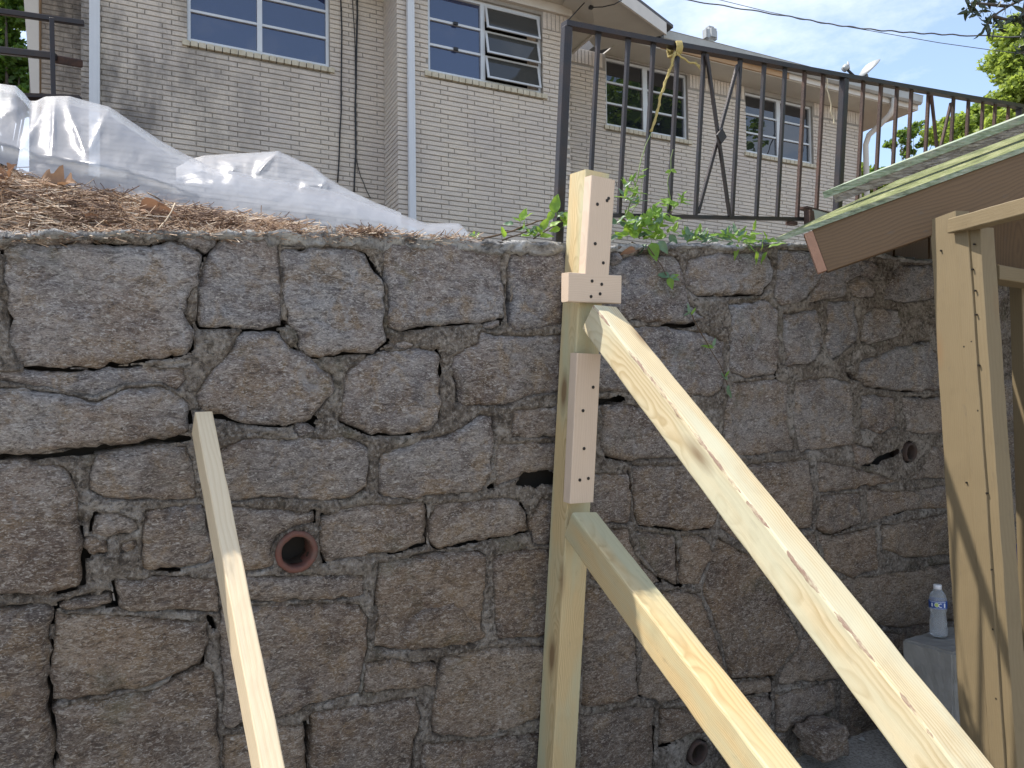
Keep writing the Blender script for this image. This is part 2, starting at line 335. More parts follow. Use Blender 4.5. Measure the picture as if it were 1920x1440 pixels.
# ================================================================== the retaining wall
STONES = [  # outlines traced on the face: (proud in mm, [px...])
 (6,[(0,437),(60,434),(130,436),(172,442),(178,447),(150,453),(60,455),(20,458),(-30,462),(-30,440)]),
 (8,[(10,464),(60,460),(165,457),(215,463),(280,466),(330,452),(352,462),(378,480),(374,510),(352,560),(345,590),(358,615),(360,652),(340,663),(250,675),(180,686),(130,683),(60,690),(35,683),(15,640),(20,560),(6,520)]),
 (10,[(330,441),(345,437),(380,440),(408,448),(385,474),(355,458)]),
 (9,[(434,444),(470,441),(522,447),(526,510),(530,608),(500,616),(440,610),(377,612),(370,590),(372,540),(382,500),(397,472),(420,448)]),
 (9,[(529,468),(580,465),(661,465),(685,479),(717,527),(724,550),(721,600),(728,638),(702,658),(653,660),(575,670),(565,652),(554,613),(541,598),(532,533),(526,493)]),
 (2,[(524,434),(600,431),(688,440),(690,452),(660,460),(527,462)]),
 (14,[(719,455),(753,452),(803,458),(887,456),(937,458),(942,517),(949,550),(945,598),(910,601),(803,610),(753,617),(735,612),(731,567),(725,527),(719,487)]),
 (6,[(962,476),(987,476),(1070,468),(1068,510),(1062,560),(1060,606),(1003,616),(967,618),(958,602),(964,565),(963,530),(956,512)]),
 (8,[(952,455),(985,457),(984,470),(955,472)]),
 (12,[(1168,486),(1210,474),(1270,482),(1283,515),(1286,560),(1310,588),(1328,603),(1250,604),(1165,600),(1110,598),(1108,480),(1150,500)]),
 (12,[(1292,486),(1340,476),(1440,474),(1452,506),(1446,530),(1430,550),(1370,552),(1310,552),(1287,533)]),
 (9,[(1462,468),(1525,470),(1545,510),(1512,562),(1472,572),(1452,558),(1461,520)]),
 (20,[(1146,476),(1160,472),(1168,484),(1160,498),(1146,494)]),
 (4,[(0,697),(130,699),(250,691),(345,690),(350,715),(333,733),(300,716),(235,720),(178,744),(100,728),(-30,712),(-30,698)]),
 (22,[(-30,722),(50,732),(100,737),(177,754),(233,729),(300,722),(333,742),(353,757),(356,811),(327,818),(267,828),(183,836),(123,843),(50,850),(-30,851)]),
 (8,[(447,635),(470,620),(518,624),(558,662),(600,692),(626,702),(628,730),(600,768),(588,788),(520,798),(470,793),(400,778),(374,763),(368,740),(383,715),(402,692),(427,667)]),
 (12,[(649,695),(667,685),(707,663),(780,655),(820,659),(825,669),(827,767),(824,791),(805,805),(753,813),(693,813),(670,801),(642,788),(640,767),(645,733)]),
 (10,[(900,619),(927,629),(987,632),(1060,626),(1060,735),(993,743),(953,758),(880,761),(861,752),(862,720),(848,690),(853,667),(875,652),(895,647)]),
 (6,[(742,641),(778,644),(777,652),(745,653)]),
 (8,[(912,607),(938,602),(938,611),(929,618),(912,615)]),
 (10,[(178,859),(240,843),(350,836),(361,870),(367,928),(374,936),(260,939),(200,936),(168,918),(170,882)]),
 (14,[(-30,870),(60,870),(118,875),(133,887),(143,930),(148,980),(153,1060),(155,1096),(110,1112),(-30,1118)]),
 (5,[(417,838),(470,820),(520,825),(600,823),(660,823),(688,837),(692,880),(687,918),(658,936),(600,939),(520,932),(440,942),(380,940),(385,870)]),
 (14,[(560,797),(573,793),(597,803),(583,813),(563,822),(555,810)]),
 (11,[(714,852),(780,834),(853,810),(900,778),(924,782),(926,840),(918,900),(900,922),(830,928),(740,934),(714,928),(710,890)]),
 (4,[(966,770),(1058,760),(1056,820),(1008,820),(964,820)]),
 (7,[(937,834),(1005,830),(1056,830),(1054,882),(990,884),(968,900),(934,912),(931,872)]),
 (10,[(185,962),(222,962),(256,977),(260,992),(242,999),(195,1002),(174,999),(176,977)]),
 (8,[(164,1014),(200,1014),(203,1039),(164,1043)]),
 (8,[(228,1021),(256,1014),(252,1032),(228,1036)]),
 (9,[(273,955),(379,947),(401,1021),(401,1051),(350,1066),(269,1070),(265,1021)]),
 (4,[(385,948),(430,950),(520,957),(588,962),(590,982),(555,988),(522,1004),(510,1030),(516,1062),(490,1072),(412,1070),(408,1010)]),
 (11,[(606,967),(669,952),(734,947),(796,940),(799,965),(797,1019),(742,1035),(681,1043),(611,1054),(606,1021)]),
 (10,[(820,948),(919,936),(970,936),(986,960),(992,995),(903,1012),(824,1029),(812,1019),(807,981)]),
 (5,[(1018,940),(1050,940),(1046,1021),(1006,1019),(998,985)]),
 (13,[(113,1135),(203,1112),(208,1136),(177,1144),(121,1146)]),
 (12,[(217,1092),(407,1084),(413,1148),(395,1150),(322,1144),(258,1150),(224,1140)]),
 (9,[(420,1086),(500,1080),(683,1080),(685,1116),(653,1123),(560,1127),(500,1129),(424,1128)]),
 (14,[(-30,1152),(24,1142),(94,1141),(97,1152),(91,1202),(88,1280),(86,1340),(97,1380),(95,1500),(-30,1500)]),
 (12,[(106,1153),(242,1155),(389,1167),(390,1202),(377,1245),(282,1288),(218,1298),(141,1312),(100,1319),(97,1243)]),
 (16,[(100,1330),(220,1308),(285,1297),(380,1255),(403,1262),(410,1350),(412,1500),(110,1500),(110,1390)]),
 (14,[(412,1138),(500,1135),(675,1134),(690,1160),(688,1225),(673,1298),(580,1323),(520,1347),(424,1368),(418,1260)]),
 (10,[(716,1060),(803,1043),(901,1032),(910,1042),(906,1130),(902,1180),(910,1193),(903,1203),(820,1218),(740,1220),(703,1213),(708,1150),(711,1110)]),
 (7,[(928,1043),(975,1032),(1042,1030),(1040,1193),(937,1200),(932,1170),(928,1120)]),
 (22,[(687,1245),(735,1238),(782,1243),(816,1247),(819,1285),(755,1292),(680,1298)]),
 (22,[(832,1238),(880,1224),(923,1216),(1036,1213),(1034,1340),(905,1381),(808,1377),(821,1283)]),
 (20,[(587,1337),(690,1320),(780,1311),(788,1343),(776,1400),(771,1500),(585,1500)]),
 (16,[(420,1384),(524,1362),(573,1360),(575,1500),(420,1500)]),
 (14,[(792,1394),(900,1390),(1030,1370),(1026,1500),(787,1500)]),
 (10,[(1108,614),(1240,612),(1330,627),(1363,642),(1358,720),(1340,742),(1290,742),(1230,733),(1108,735)]),
 (10,[(1371,572),(1440,564),(1458,580),(1461,650),(1457,702),(1400,709),(1371,698)]),
 (9,[(1473,590),(1535,580),(1545,640),(1522,682),(1477,685),(1474,640)]),
 (9,[(1555,566),(1606,564),(1608,640),(1562,676),(1550,640)]),
 (14,[(1620,592),(1640,577),(1683,582),(1688,630),(1640,643),(1618,638)]),
 (13,[(1590,532),(1620,518),(1643,541),(1640,558),(1602,555)]),
 (9,[(1660,540),(1690,498),(1750,496),(1752,560),(1700,568),(1660,560)]),
 (9,[(1545,490),(1610,486),(1650,492),(1640,526),(1618,514),(1585,530),(1588,556),(1545,562),(1520,566)]),
 (14,[(1612,682),(1680,652),(1740,642),(1775,690),(1775,732),(1700,733),(1630,723),(1608,706)]),
 (8,[(1375,717),(1460,712),(1480,720),(1478,790),(1492,845),(1400,855),(1360,850),(1362,760)]),
 (8,[(1492,717),(1560,707),(1592,716),(1603,790),(1598,835),(1502,848),(1486,780)]),
 (9,[(1618,742),(1680,744),(1683,800),(1650,813),(1617,800)]),
 (9,[(1692,747),(1775,747),(1775,810),(1735,814),(1700,808)]),
 (8,[(1600,832),(1636,840),(1640,858),(1634,872),(1602,868)]),
 (6,[(1750,840),(1790,836),(1790,896),(1700,900),(1730,880)]),
 (10,[(1130,766),(1180,758),(1230,777),(1290,792),(1340,812),(1345,850),(1290,858),(1190,862),(1180,862),(1140,856),(1127,835)]),
 (8,[(1192,874),(1340,872),(1350,940),(1338,990),(1280,993),(1202,983),(1194,960)]),
 (8,[(1108,888),(1180,888),(1185,930),(1180,982),(1108,980)]),
 (8,[(1110,990),(1180,992),(1192,1040),(1240,1090),(1200,1110),(1106,1085)]),
 (8,[(1195,1000),(1270,1006),(1272,1060),(1272,1098),(1232,1075),(1203,1040)]),
 (8,[(1280,1006),(1322,1008),(1338,1040),(1310,1093),(1280,1098)]),
 (10,[(1348,1010),(1398,1038),(1435,1048),(1465,1130),(1500,1200),(1450,1268),(1372,1272),(1346,1180),(1318,1100)]),
 (10,[(1352,880),(1430,870),(1520,862),(1525,925),(1524,990),(1440,1010),(1400,1025),(1350,990),(1360,940)]),
 (9,[(1102,1100),(1180,1122),(1193,1200),(1193,1308),(1150,1318),(1092,1326),(1096,1200)]),
 (9,[(1203,1125),(1270,1110),(1310,1115),(1340,1190),(1360,1275),(1290,1310),(1240,1318),(1203,1305)]),
 (10,[(1090,1346),(1180,1328),(1228,1326),(1228,1400),(1222,1500),(1088,1500)]),
 (13,[(1242,1332),(1290,1328),(1345,1345),(1350,1372),(1290,1378),(1242,1402)]),
 (8,[(1365,1284),(1450,1277),(1448,1300),(1400,1303),(1370,1310)]),
 (8,[(1372,1318),(1446,1308),(1446,1366),(1400,1372),(1380,1350)]),
 (30,[(1458,1304),(1512,1291),(1560,1278),(1566,1326),(1554,1334),(1497,1360),(1458,1376)]),
 (9,[(1535,866),(1600,876),(1690,905),(1618,912),(1612,918),(1535,924)]),
 (9,[(1537,930),(1612,924),(1615,983),(1560,1003),(1535,990)]),
 (9,[(1627,920),(1700,922),(1790,908),(1790,950),(1700,958),(1627,982)]),
 (10,[(1657,988),(1790,962),(1792,1040),(1700,1048),(1657,1028)]),
 (9,[(1540,1005),(1562,1010),(1643,992),(1648,1068),(1600,1083),(1548,1062)]),
 (9,[(1470,1022),(1530,1000),(1540,1066),(1552,1090),(1560,1165),(1510,1185),(1478,1120)]),
 (9,[(1562,1092),(1690,1074),(1795,1058),(1798,1160),(1690,1178),(1602,1168),(1568,1160)]),
 (8,[(1505,1200),(1560,1180),(1600,1182),(1690,1190),(1695,1262),(1572,1275),(1460,1282)]),
 (8,[(1575,1285),(1690,1272),(1696,1375),(1600,1392),(1578,1350)]),
]
CRACKS = [([(-40,858),(60,859),(120,852),(150,847)],10),([(120,850),(180,845),(260,834),(355,823)],15),
 ([(100,1140),(97,1202)],9),([(95,1215),(92,1260),(90,1340),(103,1380),(100,1460)],6),([(-20,1146),(100,1137)],5),
 ([(956,520),(957,600)],9),([(975,908),(1000,892),(1036,892)],24),([(1000,905),(1045,898)],20),([(918,915),(930,912)],9),
 ([(828,660),(828,702)],5),([(856,712),(852,750)],5),([(562,655),(573,674),(600,669),(660,664),(703,660),(730,645)],4),
 ([(735,618),(800,613),(905,603),(950,600)],4),([(60,692),(180,690),(260,679),(362,662)],4),([(255,672),(262,674)],9),([(358,660),(366,650)],8),
 ([(594,955),(600,978)],8),([(600,1010),(602,1052)],6),([(802,955),(804,1020)],6),([(740,1038),(815,1030),(905,1014),(950,1006)],5),
 ([(300,1080),(345,1080)],8),([(170,968),(160,1000),(156,1045),(158,1085)],5),([(205,1100),(211,1130)],5),([(115,1122),(165,1108)],5),
 ([(391,1158),(405,1180)],9),([(579,1358),(581,1440)],5),([(1108,758),(1172,748)],12),([(1140,864),(1182,872)],8),
 ([(1310,556),(1340,562),(1385,557),(1440,553)],7),([(1245,612),(1305,608)],9),([(1465,560),(1467,640),(1462,705)],4),
 ([(1186,880),(1189,970),(1200,990),(1330,997)],5),([(1640,868),(1690,846)],11),([(1592,700),(1610,712)],9),([(1600,712),(1720,740),(1730,742)],3),
 ([(1235,1330),(1233,1405),(1290,1388)],6),([(1452,1300),(1453,1372)],5),([(1497,1366),(1560,1338)],8),([(702,1058),(705,1125)],5),
 ([(378,478),(408,452)],5),([(-20,462),(170,456),(215,459),(300,462)],5),([(686,475),(715,518)],5),([(368,614),(440,614),(500,620),(535,612)],4),
 ([(640,793),(670,806),(700,817),(800,812)],4),([(360,782),(400,784),(470,797),(590,792)],4),([(722,452),(690,456)],4),([(1535,985),(1545,1005),(1655,985),(1700,962)],4),
 ([(280,452),(325,446)],4),([(1170,500),(1150,500),(1148,475)],8),([(1620,872),(1650,866)],4),([(1380,1275),(1450,1272),(1500,1240)],4)]
rng = np.random.default_rng(5)
def resample(poly, step):
    out = []
    n = len(poly)
    for i in range(n):
        a = np.array(poly[i]); b = np.array(poly[(i + 1) % n]); L = np.linalg.norm(b - a); k = max(1, int(L / step))
        for j in range(k): out.append(a + (b - a) * j / k)
    return np.array(out)
def smooth_loop(p, it=2):
    for _ in range(it): p = p * .5 + (np.roll(p, 1, 0) + np.roll(p, -1, 0)) * .25
    return p
def seg_dist(P, A, B):
    """distance of points P (n,2) to segments A->B (m,2): min over m"""
    best = np.full(len(P), 1e9)
    for a, b in zip(A, B):
        d = b - a; L = d.dot(d) + 1e-12; t = np.clip(((P - a) @ d) / L, 0, 1)
        best = np.minimum(best, np.hypot(*(P - (a + t[:, None] * d)).T))
    return best
def inside(P, poly):
    x, y = P[:, 0], P[:, 1]; c = np.zeros(len(P), bool); n = len(poly)
    for i in range(n):
        x1, y1 = poly[i]; x2, y2 = poly[(i + 1) % n]
        if y1 == y2: continue
        c ^= ((y1 > y) != (y2 > y)) & (x < (x2 - x1) * (y - y1) / (y2 - y1) + x1)
    return c
def stone_mesh(poly, proud, step, seed, rough=1.0, grow=.0035):
    pl = resample(poly, step)
    A0 = np.roll(pl, -1, 0) - np.roll(pl, 1, 0); nr = np.stack([A0[:, 1], -A0[:, 0]], 1); nr /= np.linalg.norm(nr, axis=1)[:, None] + 1e-9
    if (np.roll(pl, -1, 0)[:, 1] * pl[:, 0] - np.roll(pl, -1, 0)[:, 0] * pl[:, 1]).sum() < 0: nr = -nr
    pl = smooth_loop(pl, 1) * .5 + pl * .5 + nr * grow
    q = []
    for p in pl:
        f = noise.fractal(Vector((p[0] * 28, p[1] * 28, seed)), 1, 2, 4); g = noise.fractal(Vector((p[0] * 28, p[1] * 28, seed + 9)), 1, 2, 4)
        q.append((p[0] + f * .010, p[1] + g * .010))
    pl = np.array(q)
    lo, hi = pl.min(0), pl.max(0)
    gx, gy = np.meshgrid(np.arange(lo[0], hi[0], step), np.arange(lo[1], hi[1], step))
    P = np.stack([gx.ravel(), gy.ravel()], 1) + rng.uniform(-.3, .3, (gx.size, 2)) * step
    A, B = pl, np.roll(pl, -1, 0)
    if len(P):
        P = P[inside(P, pl)]
    if len(P):
        d = seg_dist(P, A, B); keep = d > step * .55; P = P[keep]; d = d[keep]
    else: d = np.zeros(0)
    nb = len(pl)
    allp = [Vector(p) for p in pl] + [Vector(p) for p in P]
    vo, eo, fo, *_ = delaunay_2d_cdt(allp, [(i, (i + 1) % nb) for i in range(nb)], [], 1, 1e-6)
    D = seg_dist(np.array([tuple(v) for v in vo]), A, B)
    cen = pl.mean(0); tx, ty = rng.uniform(-.05, .05, 2)
    amp = proud / 1000.0; rr = .0032 + .006 * rng.random() ** 2; ter = rng.random() < .55
    sk = rng.uniform(-.6, .6)
    H = []
    for v, dd in zip(vo, D):
        e = 1 - math.exp(-dd / rr) if dd > 0 else 0
        x, y = v.x, v.y
        n1 = noise.fractal(Vector((x * 6, y * 6, seed)), 1, 2, 5)
        n2 = noise.fractal(Vector((x * 22 + sk * y * 22, y * 34, seed + 3)), .8, 2.1, 4)
        t = n1 * 1.6 + .4 * n2
        if ter: t = (math.floor(t * 2.2) + min(1, ((t * 2.2) % 1) * 3.5)) / 2.2
        h = -.015 + e * (.012 + amp * .75) + e * ((x - cen[0]) * tx + (y - cen[1]) * ty) * .8 + e * rough * (.0065 * t + .0032 * n2)
        H.append(h)
    bidx = [i for i, dd in enumerate(D) if dd < 1e-5]
    return vo, fo, H, pl
wall = empty('retaining_wall', wall_pt(0, -1.9, 0), 'old leaning retaining wall of grey and brown rubble stone with cracked mortar', 'wall')
def put_stone(poly, proud, step, seed, rough=1.0):
    vo, fo, H, pl = stone_mesh(poly, proud, step, seed, rough)
    V = [wall_pt(v.x, v.y, h) for v, h in zip(vo, H)]
    Fc = [tuple(f) for f in fo]
    # skirt: boundary edges pushed back into the wall
    from collections import Counter
    ec = Counter()
    for f in Fc:
        for i in range(len(f)): ec[tuple(sorted((f[i], f[(i + 1) % len(f)])))] += 1
    mp_ = {}
    for f in list(Fc):
        for i in range(len(f)):
            a, b = f[i], f[(i + 1) % len(f)]
            if ec[tuple(sorted((a, b)))] == 1:
                for w in (a, b):
                    if w not in mp_:
                        mp_[w] = len(V); V.append(wall_pt(vo[w].x, vo[w].y, -.085))
                Fc.append((b, a, mp_[a], mp_[b]))
    c = sum(V, Vector()) / len(V)
    me = bpy.data.meshes.new('stone'); me.from_pydata([tuple(v - c) for v in V], [], Fc); me.update()
    return link('stone', me, M['stone'], wall, c, True)
polys_sz = []
for i, (pr, pts) in enumerate(STONES):
    poly = [wall_sz(*p) for p in pts]
    polys_sz.append(np.array(poly))
    area = .5 * abs(sum(poly[j][0] * poly[(j + 1) % len(poly)][1] - poly[(j + 1) % len(poly)][0] * poly[j][1] for j in range(len(poly))))
    put_stone(poly, pr, .011 if area > .02 else .008, i * 3.7)
# the arched slab lying proud on one stone
arch = [wall_sz(*p) for p in [(748,1208),(760,1176),(790,1143),(812,1138),(832,1131),(852,1130),(872,1146),(898,1182),(886,1202),(820,1214)]]
def arch_slab():
    vo, fo, H, pl = stone_mesh(arch, 30, .008, 55.0)
    c = wall_pt(*np.array(arch).mean(0), .01)
    V = [wall_pt(v.x, v.y, min(h + .002, .034 - max(0, (arch[0][1] + .12 - v.y)) * .0)) for v, h in zip(vo, H)]
    me = bpy.data.meshes.new('stone'); me.from_pydata([tuple(v - c) for v in V], [], [tuple(f) for f in fo]); me.update()
    o = link('stone', me, M['stone'], wall, c, True); tag(o, 'arched flake of stone standing proud of its stone'); return o
arch_slab()

# wall extent and coursed rubble wherever nothing was traced
S0, S1 = -3.0, 4.6
TOPPX = [(-500,442),(0,437),(170,436),(330,434),(420,438),(520,433),(700,440),(850,447),(950,452),(1060,456),(1150,462),(1300,457),(1380,462),(1460,455),(1530,458),(1640,474),(1700,484),(1745,488),(1920,492),(2100,496)]
tops = np.array([wall_sz(x, y) for x, y in TOPPX])
def top_z(s): return float(np.interp(s, tops[:, 0], tops[:, 1]))
def z_floor(s): return -(W_TOP.z) / UP.z - .1
pipes = [(557, 1035, 'small'), (1707, 848, ''), (1309, 1412, '')]
pipe_sz = [wall_sz(x, y) for x, y, _ in pipes]
zf = z_floor(0)
z = top_z(0) - .02
row = 0
edges_all = polys_sz
def overlap(poly):
    lo = poly.min(0); hi = poly.max(0)
    g = np.stack(np.meshgrid(np.linspace(lo[0], hi[0], 9), np.linspace(lo[1], hi[1], 7)), -1).reshape(-1, 2)
    g = g[inside(g, poly)]
    if not len(g): return 1
    c = np.zeros(len(g), bool)
    for q in polys_sz:
        if (q.min(0) > hi).any() or (q.max(0) < lo).any(): continue
        c |= inside(g, q)
    return c.mean()
rr2 = random.Random(3)
zz = .9
while zz > zf:
    hgt = rr2.uniform(.13, .27); s = S0 + rr2.uniform(0, .2)
    while s < S1:
        w = rr2.uniform(.16, .5)
        if not (-1.9 < s < -1.2 and False):
            p = np.array([(s + .012 + rr2.uniform(0, .01), zz - .01 + rr2.uniform(-.012, .008)), (s + w * .5, zz - .008 + rr2.uniform(-.012, .012)), (s + w - .012, zz - .01 + rr2.uniform(-.02, .01)),
                          (s + w - .01 + rr2.uniform(-.02, .01), zz - hgt + .014), (s + w * .45, zz - hgt + .012 + rr2.uniform(-.012, .012)), (s + .012, zz - hgt + .014 + rr2.uniform(0, .02))])
            tz = top_z(s + w / 2) - .02
            p[:, 1] = np.minimum(p[:, 1], tz)
            nearp = any(math.hypot(a - (s + w / 2), b - (zz - hgt / 2)) < .16 for a, b in pipe_sz)
            if p[:, 1].max() - p[:, 1].min() > .05 and overlap(p) < .04 and not nearp:
                put_stone([tuple(x) for x in p], rr2.uniform(4, 16), .022, s * 3 + zz * 7)
        s += w
    zz -= hgt

# mortar: one lumpy sheet with the open joints left out
def build_mortar():
    st = .0052
    s0, s1 = wall_sz(-60, 700)[0], wall_sz(1930, 700)[0]
    xs = np.arange(s0, s1, st); zs = np.arange(zf, .30, st)
    XX, ZZ = np.meshgrid(xs, zs); P = np.stack([XX.ravel(), ZZ.ravel()], 1)
    crack = np.full(len(P), 1e9)
    ctype = {}
    thin = np.full(len(P), 1e9)
    for pts, w in CRACKS:
        q = np.array([wall_sz(*p) for p in pts]); dpt = (wp(*pts[0]) - cam_o).dot(cam_f); hw = w * dpt / F_PX / 2
        lo = q.min(0) - .06; hi = q.max(0) + .06
        ix = np.where((P[:, 0] > lo[0]) & (P[:, 0] < hi[0]) & (P[:, 1] > lo[1]) & (P[:, 1] < hi[1]))[0]
        if len(ix):
            L_ = np.linalg.norm(q[-1] - q[0]) + 1e-6
            tt = np.clip(((P[ix] - q[0]) @ (q[-1] - q[0])) / L_ ** 2, 0, 1)
            wv = np.array([noise.noise(Vector((x_ * 24, z_ * 24, 3))) for x_, z_ in P[ix]])
            d = seg_dist(P[ix], q[:-1], q[1:]) - hw * np.minimum(1, .45 + 5 * np.minimum(tt, 1 - tt)) * (1.05 + .9 * wv) - .0012
            if w <= 8: thin[ix] = np.minimum(thin[ix], seg_dist(P[ix], q[:-1], q[1:]))
            else: crack[ix] = np.minimum(crack[ix], d)
    for (ps, pz) in pipe_sz:
        d = np.hypot(P[:, 0] - ps, P[:, 1] - pz) - .049; crack = np.minimum(crack, d)
    tz = np.interp(P[:, 0], tops[:, 0], tops[:, 1])
    sdist = np.full(len(P), 1e9)
    for q in polys_sz:
        lo = q.min(0) - .03; hi = q.max(0) + .03
        ix = np.where((P[:, 0] > lo[0]) & (P[:, 0] < hi[0]) & (P[:, 1] > lo[1]) & (P[:, 1] < hi[1]))[0]
        if len(ix): sdist[ix] = np.minimum(sdist[ix], seg_dist(P[ix], q, np.roll(q, -1, 0)))
    inn = np.zeros(len(P), bool)
    for q in polys_sz:
        lo = q.min(0); hi = q.max(0); ix = np.where((P[:, 0] > lo[0]) & (P[:, 0] < hi[0]) & (P[:, 1] > lo[1]) & (P[:, 1] < hi[1]))[0]
        if len(ix): inn[ix] |= inside(P[ix], q)
    near = np.where(sdist < .03)[0]
    nzv = np.array([noise.noise(Vector((P[i][0] * 5, P[i][1] * 5, 31))) for i in near]); nz2 = np.array([noise.noise(Vector((P[i][0] * 40, P[i][1] * 40, 33))) for i in near])
    gap = np.where(inn[near], sdist[near] - .02, sdist[near] - (.0078 + .0034 * nz2))
    mask = np.minimum(thin[near] - .017, (.47 - nzv) * .1)      # traced joints, and a few more of their own
    crack[near] = np.minimum(crack[near], np.maximum(gap, mask))
    C2 = np.clip(crack, -.05, .05).reshape(len(zs), len(xs)); GY_, GX_ = np.gradient(C2); GX = GX_.ravel(); GY = GY_.ravel()
    vals = []; keep = P[:, 1] < tz + .002
    V = []; idx = -np.ones(len(P), int)
    for i, (x, zv) in enumerate(P):
        if not keep[i]: continue
        cr = crack[i]
        if cr < -.55 * st: continue
        if cr < .6 * st:
            gx, gy = GX[i], GY[i]; gl0 = math.hypot(gx, gy)
            if gl0 > 1e-6: x += -cr * gx / gl0; zv += -cr * gy / gl0
        n1 = noise.fractal(Vector((x * 16, zv * 16, 2)), .9, 2, 4); n2 = noise.noise(Vector((x * 85, zv * 85, 7)))
        g_ = max(0, min(1, .5 + 2.6 * noise.noise(Vector((x * 7, zv * 11, 21))))); h = .002 - .010 * g_ * math.exp(-(sdist[i] / .008) ** 2) + .007 * n1 + .004 * n2 - .014 * math.exp(-max(cr, 0) / .006)
        if inn[i]: h -= .045 * min(1, sdist[i] / .006)
        idx[i] = len(V); V.append(wall_pt(x, zv, h))
    nx = len(xs); Fc = []
    g = idx.reshape(len(zs), nx)
    a, b, c, d = g[:-1, :-1], g[:-1, 1:], g[1:, 1:], g[1:, :-1]
    ok = (a >= 0) & (b >= 0) & (c >= 0) & (d >= 0)
    Fc = np.stack([a[ok], b[ok], c[ok], d[ok]], 1).tolist()
    o = wall_pt(0, -1, 0)
    me = bpy.data.meshes.new('mortar'); me.from_pydata([tuple(v - o) for v in V], [], Fc); me.update()
    link('mortar', me, M['mortar'], wall, o, True)
    # coarse mortar beyond the picture on both sides
    mb = MB()
    for (sa, sb) in ((S0, s0), (s1 - st, S1)):
        k = int((sb - sa) / .03) + 1; xs2 = np.linspace(sa, sb, k)
        zs2 = np.arange(zf, .36, .03)
        vv = [wall_pt(x, min(zv, top_z(x)), -.003 + .006 * noise.fractal(Vector((x * 16, zv * 16, 2)), .9, 2, 4)) for zv in zs2 for x in xs2]
        ff = [(j * k + i, j * k + i + 1, (j + 1) * k + i + 1, (j + 1) * k + i) for j in range(len(zs2) - 1) for i in range(k - 1)]
        mb.add(vv, ff)
    mb.build('mortar', M['mortar'], wall, smooth=True)
build_mortar()
# earth core behind the joints
mb = MB()
cs = np.linspace(S0, S1, 40); lo_ = [wall_pt(s, zf, -.075) for s in cs]; hi_ = [wall_pt(s, top_z(s) - .015, -.075) for s in cs]
bh = [wall_pt(s, top_z(s) - .015, -.30) for s in cs]
n_ = len(cs); mb.add(lo_ + hi_ + bh, [(i, i + 1, n_ + i + 1, n_ + i) for i in range(n_ - 1)] + [(n_ + i, n_ + i + 1, 2 * n_ + i + 1, 2 * n_ + i) for i in range(n_ - 1)])
mb.build('core', M['earth'], wall)
# rough cement capping with a broken front lip
def coping():
    st = .010; xs = np.arange(wall_sz(-60, 440)[0], wall_sz(1760, 480)[0], st)
    V = []; Fc = []; prof = 22
    for x in xs:
        tz = top_z(x)
        drop = .040 + .026 * noise.noise(Vector((x * 9, 1, 1))) + .012 * noise.noise(Vector((x * 40, 4, 1)))
        fall = 1.0 if wall_sz(500, 440)[0] < x < wall_sz(1075, 450)[0] else .45
        drop *= fall
        for j in range(prof):
            if j < 7: zz_, hh = tz - drop + (drop - .006) * j / 6, .004 + .012 * math.sin(j / 6 * 1.3)
            else: zz_, hh = tz + .002, .006 - (j - 7) * .024
            p = Vector((x * 26, zz_ * 26, hh * 26)); nn = noise.fractal(p, .8, 2, 5)
            if j == 0: hh = -.012
            V.append(wall_pt(x, zz_ + .010 * nn * (.4 if j < 6 else 1), hh + .014 * noise.fractal(p + Vector((5, 5, 5)), .8, 2, 5) * (1 if j else 0)))
    for i in range(len(xs) - 1):
        for j in range(prof - 1):
            a = i * prof + j; Fc.append((a, a + prof, a + prof + 1, a + 1))
    o = wall_pt(0, 0, 0)
    me = bpy.data.meshes.new('coping'); me.from_pydata([tuple(v - o) for v in V], [], Fc); me.update()
    link('coping', me, M['coping'], wall, o, True)
coping()
# clay weep pipes
def clay_pipe(s, zc, r, lab):
    o0 = wall_pt(s, zc, 0)
    mb = MB(); seg = 36; prof = [(r * .72, -.20), (r * .72, -.002), (r * .76, .006), (r * .93, .007), (r, .002), (r, -.05)]
    for pr, hh in prof:
        for k in range(seg):
            a = 2 * math.pi * k / seg; jit = 1 + .055 * noise.noise(Vector((math.cos(a) * 2, math.sin(a) * 2, hh * 40 + s)))
            mb.v.append(tuple(wall_pt(s + pr * jit * math.cos(a), zc + pr * jit * math.sin(a), hh)))
    for i in range(len(prof) - 1):
        for k in range(seg):
            k2 = (k + 1) % seg; mb.f.append((i * seg + k, i * seg + k2, (i + 1) * seg + k2, (i + 1) * seg + k))
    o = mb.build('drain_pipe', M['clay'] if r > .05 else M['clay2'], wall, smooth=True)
    if lab: tag(o, lab)
    mb = MB(); ns = 20; rowp = []
    for j in range(8):
        for i in range(ns):
            x = (i / (ns - 1) * 2 - 1) * r * .70; h = -.19 + j * .024
            zz_ = -math.sqrt(max(0, (r * .71) ** 2 - x * x)) * .75 + .006 * noise.noise(Vector((x * 80, h * 80, s)))
            zz_ = min(zz_ , 0) - r * .12
            mb.v.append(tuple(wall_pt(s + x, zc + max(zz_, -r * .7), h)))
    for j in range(7):
        for i in range(ns - 1):
            a = j * ns + i; mb.f.append((a, a + 1, a + ns + 1, a + ns))
    mb.build('silt', M['dirt'], o, smooth=True)
    mb = MB(); mb.v = [tuple(wall_pt(s + r * .72 * math.cos(2 * math.pi * k / 16), zc + r * .72 * math.sin(2 * math.pi * k / 16), -.195)) for k in range(16)]; mb.f = [tuple(range(16))]
    mb.build('back', M['earth'], o)
rs = [.056, .043, .045]
for (s, zc), r, lab in zip(pipe_sz, rs, ['red clay drain pipe with a broken rim', 'clay drain pipe in the shaded wall', 'clay drain pipe at the foot of the wall']):
    clay_pipe(s, zc, r, lab)

